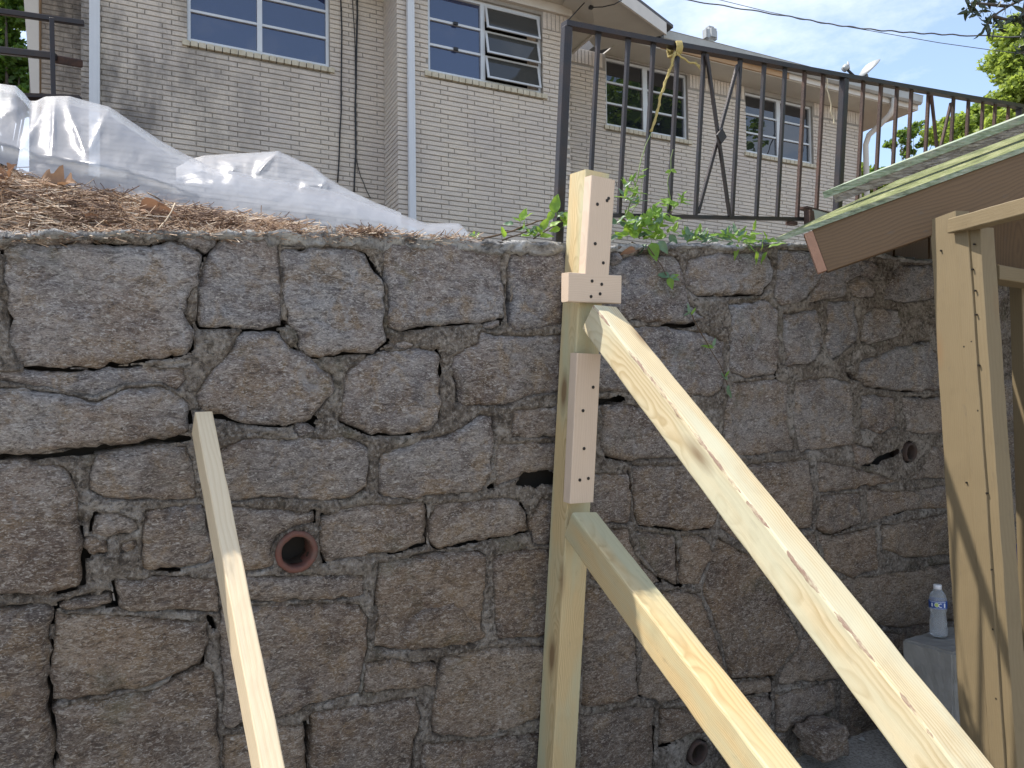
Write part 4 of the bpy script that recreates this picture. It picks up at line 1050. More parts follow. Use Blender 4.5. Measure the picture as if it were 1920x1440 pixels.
def sky_wire(pts, d, r, label):
    P = [at(x, y, dd) for (x, y), dd in zip(pts, d)]
    Q = []
    for i in range(len(P) - 1):
        for t in np.linspace(0, 1, 12, endpoint=False): Q.append(P[i].lerp(P[i + 1], t))
    Q.append(P[-1]); Q = [q + Vector((0, 0, 1)) * .008 * math.sin(i * 1.1) * (r > .008) for i, q in enumerate(Q)]
    mb = MB(); mb.tube(Q, r, 6); tag(mb.build('overhead_wire', M['wire'], None, smooth=True), label, 'wire', 'overhead wires')
sky_wire([(1200, -14), (1345, 9), (1480, 31), (1560, 46), (1640, 56), (1720, 62), (1800, 66), (1960, 71)], [13, 12.6, 12, 11.7, 11.3, 11, 10.7, 10.1], .0100, 'thicker twisted wire crossing the sky, ending higher at the right edge')
sky_wire([(1310, -10), (1440, 22), (1530, 40), (1640, 59), (1760, 80), (1860, 94), (1960, 106)], [13, 12.6, 12.2, 11.7, 11.3, 11, 10.7], .0050, 'thin overhead wire dropping lower at the right edge')
# satellite dish on the far roof
dish = empty('satellite_dish', at(1622, 143, 12.6), 'grey satellite dish seen edge on above the roof', 'satellite dish')
c = at(1629, 129, 12.6); ax = (at(1640, 140, 12.3) - at(1629, 129, 12.6)).normalized()
el = (at(1645, 112, 12.6) - at(1613, 146, 12.6)); eln = el.normalized(); side = eln.cross(cam_f).normalized(); dep_ = (cam_f + side * .12).normalized()
mb = MB(); seg = 28; R_ = el.length / 2
for j, (rr_, h) in enumerate([(0, -.075), (.35, -.062), (.7, -.035), (1, 0), (1, .012), (.7, -.022), (.35, -.05), (0, -.062)]):
    for k in range(seg):
        a = 2 * math.pi * k / seg; mb.v.append(tuple(c + eln * (R_ * rr_ * math.cos(a)) + dep_ * (R_ * rr_ * math.sin(a)) - side * h))
for j in range(7):
    for k in range(seg): mb.f.append((j * seg + k, j * seg + (k + 1) % seg, (j + 1) * seg + (k + 1) % seg, (j + 1) * seg + k))
mb.build('reflector', M['gutter'], dish, smooth=True)
mb = MB(); mb.tube([at(1622, 146, 12.6), at(1604, 145, 12.5), at(1590, 132, 12.4)], .022, 8); mb.build('arm', M['black'], dish, smooth=True)
mb = MB(); mb.tube([at(1582, 131, 12.4), at(1588, 124, 12.4)], .05, 10); mb.tube([at(1590, 116, 12.4), at(1592, 130, 12.4)], .016, 6); mb.build('receiver', M['gutter'], dish, smooth=True)
mb = MB(); mb.tube([at(1624, 140, 12.6), at(1630, 170, 12.6)], .03, 8); mb.build('mast', M['gutter'], dish, smooth=True)
# ================================================================== timber shoring
def beam_mesh(L, w, t, bev=.004, warp=0, seed=0, cuts=24, endcut=0.0):
    """length along +Z from 0, width along X, thickness along Y"""
    V = []; Fc = []; b = bev
    sec = [(-w / 2 + b, -t / 2), (w / 2 - b, -t / 2), (w / 2 - b * .3, -t / 2 + b * .3), (w / 2, -t / 2 + b), (w / 2, t / 2 - b), (w / 2 - b * .3, t / 2 - b * .3), (w / 2 - b, t / 2), (-w / 2 + b, t / 2), (-w / 2 + b * .3, t / 2 - b * .3), (-w / 2, t / 2 - b), (-w / 2, -t / 2 + b), (-w / 2 + b * .3, -t / 2 + b * .3)]
    k = len(sec)
    for j in range(cuts + 1):
        z = L * j / cuts; ox = warp * math.sin(j / cuts * 3.1 + seed); oy = warp * .7 * math.sin(j / cuts * 2.3 + seed * 2)
        for (x, y) in sec:
            r = .0011 * noise.noise(Vector((x * 60 + seed, y * 60, z * 14)))
            zz = z + (endcut * (y / t) if j == 0 else 0)
            V.append((x + ox + r, y + oy + r, zz))
    for j in range(cuts):
        for i in range(k):
            i2 = (i + 1) % k; Fc.append((j * k + i, j * k + i2, (j + 1) * k + i2, (j + 1) * k + i))
    Fc += [tuple(reversed(range(k))), tuple(cuts * k + i for i in range(k))]
    me = bpy.data.meshes.new('beam'); me.from_pydata(V, [], Fc); me.update(); return me
def beam(name, p0, p1, xdir, w, t, mat, parent=None, **kw):
    z = (p1 - p0).normalized(); x = (xdir - z * xdir.dot(z)).normalized(); y = z.cross(x)
    me = beam_mesh((p1 - p0).length, w, t, **kw)
    q = Matrix((x, y, z)).transposed().to_quaternion()
    return link(name, me, mat, parent, p0, False, q)
def proj(p):
    c = p - cam_o; d = c.dot(cam_f); return CX + F_PX * c.dot(cam_r) / d, CY - F_PX * c.dot(cam_u) / d, d
W4 = .089
# post: its front-left arris runs from (1100,318) to (1035,1440)
off_f = .105                       # front face of the post this far off the stone face
pt_top = wp(1100, 318, off_f); pt_bot = wp(1035, 1440, off_f)
dirp = (pt_bot - pt_top).normalized()
pt_gnd = pt_top + dirp * ((pt_top.z - .05) / -dirp.z)
post_axis = U * (W4 / 2) - NT * (W4 / 2)
post = empty('shoring_post', pt_gnd + post_axis, 'tall treated timber post with nailed pine cleats, standing against the stone wall', 'timber post')
beam('post', pt_gnd + post_axis, pt_top + post_axis, U, W4, W4, M['treated'], post, warp=.002, seed=2)
X4 = (U - dirp * U.dot(dirp)).normalized(); NP = -dirp.cross(X4).normalized()
if NP.dot(N) < 0: NP = -NP
PO = lambda px, py, off=0.0: on_plane(px, py, pt_top + NP * off, NP)
nail_me = None
def nail(p, n, parent, r=.0052):
    mb = MB(); a = n.orthogonal().normalized(); b = n.cross(a)
    mb.v = [tuple(p + n * .0015 + (a * math.cos(k * math.pi / 4) + b * math.sin(k * math.pi / 4)) * r) for k in range(8)] + [tuple(p - n * .004 + (a * math.cos(k * math.pi / 4) + b * math.sin(k * math.pi / 4)) * r) for k in range(8)]
    mb.f = [tuple(range(8))] + [(k, 8 + k, 8 + (k + 1) % 8, (k + 1) % 8) for k in range(8)]
    mb.build('nail', M['nail'], parent)
t2 = .038
def cleat(name, ctop, cbot, w, label, nails, mat, off, horizontal=False):
    """ctop/cbot: pixels of the middle of the front face ends"""
    a = PO(*ctop, off + t2) - NP * t2 / 2; b = PO(*cbot, off + t2) - NP * t2 / 2
    o = beam(name, b, a, X4 if not horizontal else dirp, w, t2, mat, post, warp=0, seed=len(nails), cuts=6, bev=.003)
    tag(o, label)
    for n in nails: nail(PO(*n, off + t2), NP, o)
    return o
# upper vertical cleat: front face x 1111..1155 at top, 1099..1143 at foot
cleat('upper_cleat', (1132, 333), (1120, 516), .088, 'upright pine block nailed to the head of the post', [(1120, 383), (1141, 372), (1138, 376), (1116, 457), (1131, 493)], M['pine'], .002)
cleat('stop_block', (1066, 538), (1165, 543), .086, 'short pine block nailed crosswise under the upright one', [(1110, 527), (1128, 533), (1108, 556), (1125, 551)], M['pine'], .002, True)
cleat('lower_cleat', (1105, 663), (1091, 943), .088, 'long pine block nailed above the lower brace', [(1112, 726), (1093, 770), (1095, 841), (1087, 900), (1103, 897)], M['pine'], .002)
# braces run out from the wall, square to it
def brace(pxtop, depth_top_off, pxend, dend, label, mat, seed):
    top = PO(*pxtop, depth_top_off)
    e = at(pxend[0], pxend[1], dend)
    dr = (e - top).normalized(); gnd = top + dr * ((top.z - .06) / -dr.z)
    o = beam('diagonal_brace', top, gnd, X4, W4, W4, mat, None, warp=.004, seed=seed, cuts=60, bev=.006)
    tag(o, label, 'timber brace', 'diagonal timber braces'); return top, gnd
tb = brace((1122, 598), .045, (1780, 1440), 1.36, 'upper diagonal brace, the thicker looking one running to the bottom right corner', M['treated2'], 1)
lb = brace((1090, 985), .045, (1437, 1440), 1.62, 'lower diagonal brace, butting under the long pine block', M['treated'], 4)
# stick leaning on the wall at left
s_top = wp(378, 792, .03); s_e = at(505, 1440, 1.38)
dr = (s_e - s_top).normalized(); s_g = s_top + dr * ((s_top.z - .06) / -dr.z)
o = beam('leaning_stud', s_top, s_g, U, .040, .080, M['pine2'], None, warp=.003, seed=9, cuts=50, bev=.003)
tag(o, 'single pale pine stud leaning on the stone wall left of the clay pipe', 'timber stud')

# ================================================================== iron railing on the wall
RP0 = wp(1063, 450, -.09)
def rp(px, py, off=0.0): return on_plane(px, py, RP0 + NT * off, NT)
rail = empty('iron_railing', rp(1043, 455), 'black iron railing with a crossed panel and diamond, on top of the wall', 'railing')
def sqbar(name, a, b, w, mat, parent, d=None, rot=None):
    z = (b - a).normalized(); x = U - z * U.dot(z)
    if x.length < .3: x = UP - z * UP.dot(z)
    x = x.normalized(); y = z.cross(x); mb = MB()
    mb.box(a - x * w / 2 - y * (d or w) / 2, x * w, y * (d or w), b - a)
    return mb.build(name, mat, parent, bevel=w * .12, seg=1)
trpts = [(1058, 49), (1165, 70), (1270, 90), (1390, 112), (1472, 128), (1583, 148), (1620, 154), (1682, 165), (1741, 175), (1816, 188), (1866, 196), (1930, 207), (2060, 230)]
def tr_y(x): return float(np.interp(x, [p[0] for p in trpts], [p[1] for p in trpts]))
def br_y(x): return 404.5 + (x - 1155) * .0198
mb = MB(); P = [rp(x, y - 4) for x, y in trpts]
for i in range(len(P) - 1):
    z = P[i + 1] - P[i]; mb.box(P[i] - NT * .02 - UP * .008, z, NT * .036, UP * .017)
mb.build('top_rail', M['iron'], rail)
mb = MB(); a, b = rp(1052, br_y(1052)), rp(2060, br_y(2060)); mb.box(a - NT * .012 - UP * .007, b - a, NT * .024, UP * .014); mb.build('bottom_rail', M['iron'], rail)
def leanx(xt, y): return xt - .053 * (y - tr_y(xt))
for xt, yb, w in ((1063, 460, .030), (1583, 416, .030), (1913, 425, .030)):
    yb2 = yb if xt == 1063 else br_y(xt) + 28
    sqbar('railing_post', rp(leanx(xt, yb2) + (4 if xt == 1063 else 0), yb2), rp(xt, tr_y(xt)), w, M['iron'], rail)
bx = [1122, 1178, 1225, 1271, 1320, 1388, 1433, 1472, 1509, 1544, 1619, 1652, 1682, 1709, 1741, 1788, 1816, 1843, 1866, 1891, 1940, 1962, 1984]
for i, xt in enumerate(bx):
    a = rp(leanx(xt, br_y(xt)), br_y(xt)); b = rp(xt, tr_y(xt))
    mt = M['rust'] if xt > 1600 or xt in (1544, 1509) else M['iron']
    mb = MB(); L = (b - a); x = U; w = .0125
    mb.box(a - x * w / 2 - NT * w / 2, x * w, NT * w, L * .93)
    c = a + L * .93; mb.hexa([c - x * w / 2 - NT * w / 2, c + x * w / 2 - NT * w / 2, c + x * w / 2 + NT * w / 2, c - x * w / 2 + NT * w / 2,
                             b - x * w * .8 - NT * w * .3, b + x * w * .8 - NT * w * .3, b + x * w * .8 + NT * w * .3, b - x * w * .8 + NT * w * .3])
    mb.build('baluster', mt, rail)
def xpanel(x0, x1, mt):
    yb0, yb1 = br_y(x0), br_y(x1)
    sqbar('cross_bar', rp(x0 + 5, tr_y(x0) + 3, .013), rp(leanx(x1, yb1) - 4, yb1 - 3, .013), .012, mt, rail)
    sqbar('cross_bar', rp(x1 - 5, tr_y(x1) + 10, -.0), rp(leanx(x0, yb0) + 5, yb0 - 8, -.0), .012, mt, rail)
    c = rp((x0 + x1) / 2 - 3, (tr_y(x0) + br_y(x0)) / 2 + 2, .024); s = .030 if x0 < 1500 else .028
    mb = MB(); q = [c + UP * s * .95, c + U * s * .8, c - UP * s * .95, c - U * s * .8]; mb.hexa([p for p in q] + [p + NT * .008 for p in q]); mb.build('diamond', mt, rail)
xpanel(1320, 1388, M['iron']); xpanel(1741, 1788, M['rust'])
mb = MB(); c = rp(1484, 419); mb.cbox(c, U * .035, NT * .03, UP * .014); mb.build('foot_bracket', M['rust'], rail)
# rusted channel bracket between railing and shed roof
br = empty('steel_bracket', rp(1520, 412, .03), 'rusty grey steel channel offcut lodged between the railing and the green roof', 'bracket')
def quad_thick(name, pts, th, n, mat, parent):
    mb = MB(); P = [Vector(p) for p in pts]; mb.hexa([p - n * th for p in P] + P); return mb.build(name, mat, parent)
quad_thick('web', [rp(1524, 392, .03), rp(1586, 404, .03), rp(1584, 420, .03), rp(1524, 436, .03)], .004, NT, M['gutter'], br)
quad_thick('flange', [rp(1514, 386, .03), rp(1580, 404, .03), rp(1580, 407, .03), rp(1514, 390, .03)], .05, NT, M['rust'], br)
quad_thick('plate', [rp(1519, 393, .045), rp(1526, 395, .045), rp(1529, 420, .045), rp(1519, 424, .045)], .03, NT, M['rust'], br)
# railing of the far porch, behind the plastic
lr = empty('porch_railing', at(98, 190, 6.0), 'black porch railing behind the plastic sheet at left', 'railing')
for nm, a, b, w in (('rail', at(-140, 2, 5.9), at(158, 44, 6.3), .045), ('rail', at(-140, 80, 5.9), at(105, 106, 6.05), .055), ('rail', at(40, 183, 6.0), at(152, 187, 6.3), .06), ('railing_post', at(102, 260, 6.02), at(97, 34, 6.02), .034)):
    sqbar(nm, a, b, w, M['iron'], lr)
sqbar('rail', at(104, 111, 6.08), at(151, 119, 6.3), .062, M['rust'], lr)

# yellow rope tied to the railing
k = NT_('yellow_rope'); k.fin((.42, .33, .12), .8, k.bump(k.noise(k.world, 300, 3), 1, .003)); M['rope'] = k.m
def wig(P, r, amp=.003, seg=6, n=8, seed=0):
    Q = []
    for i in range(len(P) - 1):
        for t in np.linspace(0, 1, n, endpoint=False):
            p = P[i].lerp(P[i + 1], t); Q.append(p + Vector((noise.noise(p * 30 + Vector((seed, 0, 0))), noise.noise(p * 30 + Vector((0, seed, 9))), noise.noise(p * 30))) * amp)
    Q.append(P[-1]); return Q
rope = empty('yellow_rope', rp(1265, 92, .03), 'frayed yellow rope tied around the top rail of the railing', 'rope')
mb = MB()
for i in range(5):
    c0 = rp(1261 + i * 2.2, 92, 0); mb.tube([c0 + UP * .017 - NT * .02, c0 + UP * .019 + NT * .02, c0 + NT * .026, c0 - UP * .02 + NT * .02, c0 - UP * .022 - NT * .02, c0 - NT * .026, c0 + UP * .017 - NT * .02], .0042, 6)
mb.build('knot', M['rope'], rope, smooth=True)
mb = MB(); P = wig([rp(1265, 98, .03), rp(1260, 120, .03), rp(1252, 142, .02), rp(1240, 175, .02), rp(1233, 205, .015), rp(1221, 247, .01)], 0, .004); mb.tube(P, .0042, 6)
P2 = [p + Vector((.004 * math.sin(i * .9), .003 * math.cos(i * .9), 0)) for i, p in enumerate(P)]; mb.tube(P2, .003, 6); mb.build('strand', M['rope'], rope, smooth=True)
mb = MB(); mb.tube(wig([rp(1270, 98, .03), rp(1278, 107, .03), rp(1290, 115, .03), rp(1304, 120, .03), rp(1311, 125, .03)], 0, .006, seed=4), .0035, 6)
mb.tube(wig([rp(1258, 96, .03), rp(1250, 92, .03)], 0, .006, seed=4), .003, 6)
for i in range(10): mb.tube([rp(1303, 120, .03), rp(1305 + i * 1.0, 112 + i * 2.2, .03 + .003 * i)], .0008, 4)
mb.build('frayed_end', M['rope'], rope, smooth=True)
k = NT_('old_string'); k.fin((.55, .47, .34), .9); M['string'] = k.m
mb = MB(); mb.tube(wig([rp(1551, 146, .01), rp(1550, 165, .01), rp(1553, 180, .01), rp(1557, 195, .01), rp(1558, 210, .01), rp(1562, 222, .01), rp(1563, 232, .01)], 0, .006, seed=2), .0028, 5)
tag(mb.build('hanging_string', M['string'], None, smooth=True), 'short pale string hanging from the top rail near the second post', 'string')

# ================================================================== shed at the right
SE = Vector((-.237, .971, 0)).normalized(); SR = Vector((.971, .237, 0)).normalized()   # along the eave (away), into the roof
k = NT_('mossy_plywood'); W = k.world
c = k.ramp(k.noise(W, 12, 7, .7), [(.34, (.055, .065, .022)), (.5, (.13, .15, .05)), (.66, (.24, .25, .12))])
c = k.mix(k.ramp(k.noise(W, 60, 6, .75), [(.55, 0.0), (.72, .8)]), c, (.38, .38, .27)); c = k.mix(k.ramp(k.noise(W, 45, 6, .75), [(.28, .8), (.42, 0.0)]), c, (.07, .09, .035))
M['moss'] = k.fin(c, .9, k.bump(k.noise(W, 90, 5, .7), .8, .006))
k = NT_('green_weathered_edge'); W = k.world
nn_ = k.mapping(W, (1, 1, 1))
g1_ = k.noise(k.mapping(W, (3, .35, 14), rot=(0, 0, 0)), 9, 5, .6, .6)
c = k.ramp(g1_, [(.3, (.10, .12, .09)), (.48, (.25, .31, .21)), (.7, (.42, .46, .38))]); c = k.mix(k.ramp(k.noise(W, 20, 6, .7), [(.5, 0.0), (.7, .6)]), c, (.34, .30, .27))
M['mossedge'] = k.fin(c, .85, k.bump(g1_, .9, .012))
k = NT_('grey_split_ply'); W = k.world
g1_ = k.noise(k.mapping(W, (3, .35, 18)), 9, 6, .65, .8)
c = k.ramp(g1_, [(.3, (.07, .055, .05)), (.47, (.27, .23, .20)), (.65, (.48, .43, .38))]); M['plyedge'] = k.fin(c, .9, k.bump(g1_, 1.0, .015))
shed = empty('lean_to_shed', at(1800, 1440, 1.9), 'timber shed with a mossy green plywood roof and brown eave board', 'shed')
E_far = at(1455, 446, 2.58); E_near = at(1925, 273, 2.36); E_up = at(1925, 232, 2.80)
RD = (E_near - E_far).normalized()                      # along the low edge, rising to the right
RN = RD.cross(E_up - E_near).normalized()
if RN.z < 0: RN = -RN
RB = RN.cross(RD).normalized()
if RB.z < 0: RB = -RB                                   # up the slope, away from the viewer
LR = 3.6
def on_roof(px, py, up=0.0): return on_plane(px, py, E_far + RN * up, RN)
q1, q2 = on_roof(1566, 378, .028), on_roof(1925, 243, .028)
q3 = q1 + (q2 - q1).normalized() * LR * .95; d_ = (q2 - q1).normalized()
g1, g2 = on_roof(1552, 361, .05), on_roof(1925, 214, .05)            # ridge line behind the raised board
wb = (g1 - q1)
BB = (on_roof(1655, 446 - 200 * .47) - E_far).normalized()           # skewed end of the lower sheet
def sheet2(name, a, b, va, vb, z0, z1, mat, n=60, jag=.0, seed=0, edge=None):
    V = []; Fc = []
    for i in range(n + 1):
        t = i / n; p = a.lerp(b, t); v = va.lerp(vb, t); j0 = jag * noise.fractal(Vector((i * .3, seed, 1)), .9, 2, 4); j1 = jag * noise.fractal(Vector((i * .25, seed, 7)), .9, 2, 4)
        V += [p + RN * z0 + RB * j0, p + RN * (z0 * .5 + z1 * .5) + RB * (j0 * .4), p + RN * z1 + RB * j1, p + v + RN * z1, p + v + RN * z0]
    for i in range(n):
        for e in range(5): Fc.append((i * 5 + e, i * 5 + (e + 1) % 5, (i + 1) * 5 + (e + 1) % 5, (i + 1) * 5 + e))
    Fc += [(0, 4, 3, 2, 1), tuple(n * 5 + e for e in range(5))]
    c = sum(V, Vector()) / len(V); me = bpy.data.meshes.new(name); me.from_pydata([tuple(v - c) for v in V], [], Fc); me.update()
    me.materials.append(mat)
    if edge:
        me.materials.append(edge)
        for pl in me.polygons:
            if pl.index >= n * 5 or pl.index % 5 in (0, 1): pl.material_index = 1
    return link(name, me, None, shed, c)
bw = (on_roof(1925, 226) - on_roof(1925, 273)).dot(RB)               # depth of the near slope
lw = (on_roof(1925, 273) - E_far).length
tag(sheet2('roof_sheet', E_far, E_far + RD * LR, BB * .45, RB * bw * (LR / lw) , -.016, 0, M['moss'], jag=.004, seed=9, edge=M['mossedge']), 'lower mossy green plywood sheet')
tag(sheet2('roof_sheet', q1, q3, RB * .03 + RD * .12, RB * .10 + RD * .1, -.006, .022, M['plyedge'], jag=.012, seed=2), 'raised board with a grey splintered edge')
tag(sheet2('roof_sheet', q1 - d_ * .03 - RB * .002, q3, RB * .035 + RD * .10, RB * .12 + RD * .1, .0225, .046, M['mossedge'], jag=.003, seed=5), 'top layer of the raised board, green all along')
# hidden rear sheet, nearly level, added to shade the stone wall
bk = Vector((.44, .9, -.02)).normalized()
r0_ = E_far + BB * .22; r1_ = E_far + RD * LR + RB * bw * (LR / lw) * .9
mb = MB(); a_, b_ = r0_ + RN * -.02, r1_ + RN * -.02; P_ = [a_, b_, b_ + bk * 1.5, a_ + bk * 1.2 ]; mb.hexa([p - Vector((0, 0, .016)) for p in P_] + P_)
tag(mb.build('rear_shade_sheet', M['moss'], shed), 'hidden rear roof sheet added to shade the stone wall')
h_f = .150
def on_fascia(px, py): return on_plane(px, py, E_far, RD.cross(Vector((0, 0, 1))).normalized())
ED = Vector((0, 0, 1)); FNv = RD.cross(ED).normalized()
if FNv.dot(cam_f) < 0: FNv = -FNv                       # away from the viewer
f0 = on_plane(1521, 424, E_far + FNv * .012, FNv)
bdn = (ED - RD * ED.dot(RD)).normalized()
ac = f0 - bdn * (h_f / 2 + .012)
beam('eave_board', ac + FNv * .02, ac + FNv * .02 + RD * (LR - .3), bdn, h_f, .04, M['brown'], shed, cuts=40, bev=.002, seed=3, warp=.001)
mb = MB(); mb.cbox(ac + FNv * .012 - RD * .0155, RD * .028, FNv * .034, bdn * (h_f - .010)); tag(mb.build('board_end', M['cut'], shed), 'pinkish sawn end of the brown eave board')
# dark boards closing the back of the shed, standing on the wall top
for i in range(3):
    f_ = lambda x, y: wp(x, y, -.27)
    x0_, x1_ = 1612 + i * 66, 1674 + i * 66
    P_ = [f_(x0_, 500), f_(x1_, 504), f_(x1_, 432 - i * 12), f_(x0_, 440 - i * 12)]; mb = MB(); mb.hexa([p - NT * .02 for p in P_] + P_); mb.build('wall_or_shade_board', M['brown'], shed)
# unseen boards past the right edge, added to darken the stone wall
for i in range(14):
    o_ = at(2330, 1000, 3.2); p = Vector((o_.x, o_.y, .06)) + N * (i * .19 - .5); mb = MB(); mb.cbox(p + Vector((0, 0, 1.25)), N * .183, U * .022, Vector((0, 0, 2.45))); mb.build('wall_or_shade_board', M['brown'], shed)
# post of three planks
pl_n = -SR
PP0 = at(1790, 420, 2.36)
def pp(px, py): return on_plane(px, py, PP0, pl_n)
planks = [((1745, 404), (1790, 404), (1812, 1560), (1866, 1560), .0, 'left plank of the shed post, sunlit low down'),
          ((1790, 425), (1817, 428), (1868, 1560), (1893, 1560), -.004, None), ((1817, 428), (1836, 430), (1893, 1560), (1915, 1560), .003, None)]
gz_ = .05
for i, (a, b, c_, d__, off, lab) in enumerate(planks):
    P0, P1, P2, P3 = pp(*a), pp(*b), pp(*c_), pp(*d__)
    top_c = (P0 + P1) / 2; bot_c = (P2 + P3) / 2; w = ((P1 - P0).length + (P3 - P2).length) / 2 - .003
    dd = (bot_c - top_c).normalized(); gnd = top_c + dd * ((top_c.z - gz_) / -dd.z)
    if i == 0: top_c = top_c
    o = beam('post_plank', gnd + SR * (.026 + off), top_c + SR * (.026 + off), SE, w, .052, M['shedwood'], shed, cuts=30, seed=i * 3, warp=.0015, bev=.0025)
    if lab: tag(o, lab)
for n in ((1826, 458), (1823, 505), (1828, 545), (1830, 590), (1822, 640), (1835, 685), (1834, 770), (1840, 862), (1850, 925), (1852, 1010), (1858, 1068), (1862, 1180), (1868, 1310), (1808, 650), (1812, 905), (1764, 470)):
    nail(on_plane(n[0], n[1], PP0 - SR * .0035, pl_n), pl_n, shed, .003)
# header and rails (run parallel to the eave and along the wall)
def bpx(name, a, b, da, db, w, t, mat, xd=Vector((0, 0, 1)), lab=None, seed=1):
    o = beam(name, at(*a, da), at(*b, db), xd, w, t, mat, shed, cuts=12, seed=seed, bev=.003)
    if lab: tag(o, lab)
dpost = proj(pp(1790, 420))[2]
bpx('header', (1792, 424), (2010, 366), dpost - .0, dpost * .80, .045, .05, M['shedwood'], lab='header beam resting on the post')
bpx('rail', (1852, 513), (2050, 545), dpost + .03, dpost + .38, .045, .07, M['shedwood'], lab='short rail across the shed opening', seed=5)
bpx('stud', (1915, 525), (1945, 1560), dpost + .22, dpost + .24, .05, .05, M['shedwood'], xd=SE, seed=7)
mb = MB(); P = [at(1836, 425, dpost + .25), at(2030, 370, dpost + .5), at(2030, 515, dpost + .5), at(1836, 500, dpost + .25)]; mb.hexa([p + cam_f * .03 for p in P] + P); tag(mb.build('board', M['brown'], shed), 'dark brown board behind the post head')
# splintered bit by the post head
mb = MB(); a = pp(1733, 425); mb.hexa([a + SR * .01, pp(1746, 442) + SR * .01, pp(1746, 418) + SR * .01, pp(1738, 412) + SR * .01, a + SR * .03, pp(1746, 442) + SR * .03, pp(1746, 418) + SR * .03, pp(1738, 412) + SR * .03]); mb.build('splinter', M['shedwood'], shed)
# ================================================================== blocks, bottle, container
def block(P0, lu, ln, label):
    h = P0.z - .05; mb = MB(); mb.box(Vector((P0.x, P0.y, .04)), U * lu, N * ln, Vector((0, 0, 1)) * h)
    o = mb.build('concrete_block', M['concrete'], None, bevel=.008, seg=2)
    bm = bmesh.new(); bm.from_mesh(o.data); bmesh.ops.subdivide_edges(bm, edges=[e for e in bm.edges if e.calc_length() > .05], cuts=14, use_grid_fill=True)
    for v in bm.verts:
        q = v.co * 1.0; v.co += Vector((noise.noise(q * 30), noise.noise(q * 30 + Vector((9, 0, 0))), noise.noise(q * 30 + Vector((0, 9, 0))))) * .004 + q.normalized() * min(0, noise.noise(q * 9) + .25) * .03
    bm.to_mesh(o.data); bm.free(); return tag(o, label, 'concrete block', 'concrete blocks on end')
BP = at(1691, 1193, 3.0)
block(BP, .40, .20, 'dusty concrete block on end with the water bottle on it')
block(at(1878, 1168, 3.1), .4, .2, 'dusty concrete block behind the shed post at the right edge')
bt = ground_hit(1760, 1192, BP.z - .001)
bottle = empty('water_bottle', bt, 'clear plastic water bottle with blue label standing on the concrete block', 'bottle')
k = NT_('clear_plastic'); k.fin((.75, .80, .84), .12, None, **{'Transmission Weight': .72, 'IOR': 1.33, 'Alpha': .85}); M['pet'] = k.m
k = NT_('white_cap'); k.fin((.75, .76, .78), .4); M['cap'] = k.m
k = NT_('blue_label'); k.fin((.015, .07, .30), .35); M['lab'] = k.m
k = NT_('label_print'); k.fin((.70, .74, .78), .4); M['print'] = k.m
k = NT_('label_yellow'); k.fin((.45, .55, .15), .4); M['yel'] = k.m
Hb = .198
prof = [(.0, 0), (.026, 0), (.031, .006), (.0315, .02), (.030, .028), (.0318, .036), (.030, .045), (.0315, .053), (.029, .062), (.0295, .070), (.027, .080), (.0265, .086), (.0295, .098), (.0318, .106), (.032, .110), (.032, .140), (.0315, .145), (.027, .163), (.018, .176), (.0135, .182), (.0135, .187)]
mb = MB(); mb.lathe(bt, prof, 32); mb.build('bottle_body', M['pet'], bottle, smooth=True)
mb = MB(); mb.lathe(bt, [(0.0, .1995), (.0135, .1995), (.0148, .198), (.0150, .184), (.0135, .183)], 24); mb.build('cap', M['cap'], bottle, smooth=True)
mb = MB(); mb.lathe(bt, [(.0322, .110), (.0326, .111), (.0326, .139), (.0322, .140)], 32); lbl = mb.build('label', M['lab'], bottle, smooth=True)
toC = Vector((cam_o.x - bt.x, cam_o.y - bt.y, 0)).normalized(); ang0 = math.atan2(toC.y, toC.x)
def lab_arc(a0, a1, z0, z1, r=.0331, mat='print', name='lettering'):
    mb = MB(); n = 8
    for i in range(n + 1):
        a = ang0 + a0 + (a1 - a0) * i / n
        for zz_ in (z0, z1): mb.v.append((bt.x + r * math.cos(a), bt.y + r * math.sin(a), bt.z + zz_))
    for i in range(n): mb.f.append((2 * i, 2 * i + 2, 2 * i + 3, 2 * i + 1))
    mb.build(name, M[mat], bottle)
def ring(ac, zc2, R0, R1, mat, a0=0, a1=2 * math.pi, name='lettering'):
    mb = MB(); n = 18; r = .0331
    for i in range(n + 1):
        t = a0 + (a1 - a0) * i / n
        for RR in (R0, R1):
            a = ang0 + ac + RR * math.cos(t) / r; mb.v.append((bt.x + r * math.cos(a), bt.y + r * math.sin(a), bt.z + zc2 + RR * math.sin(t)))
    for i in range(n): mb.f.append((2 * i, 2 * i + 2, 2 * i + 3, 2 * i + 1))
    mb.build(name, M[mat], bottle)
ring(.30, .125, .0055, .0082, 'print', R(60), R(300)); ring(-.12, .126, .0, .0072, 'yel', name='emblem'); ring(-.12, .126, .0072, .0086, 'print', name='emblem'); lab_arc(.68, .86, .117, .133); lab_arc(-.75, -.55, .118, .132); lab_arc(-.95, .95, .1365, .1378); lab_arc(-.95, .95, .1118, .1130)
k = NT_('blue_plastic'); k.fin((.02, .05, .30), .35); M['blue'] = k.m
jug = MB(); jb = at(1938, 1166, 3.05); jug.lathe(jb, [(0, 0), (.06, 0), (.068, .01), (.068, .10), (.060, .12), (.068, .14), (.068, .25), (.055, .30), (.02, .335), (.02, .36), (0, .36)], 24)
tag(jug.build('blue_jug', M['blue'], None, smooth=True), 'blue plastic jug half out of view behind the shed post', 'jug')
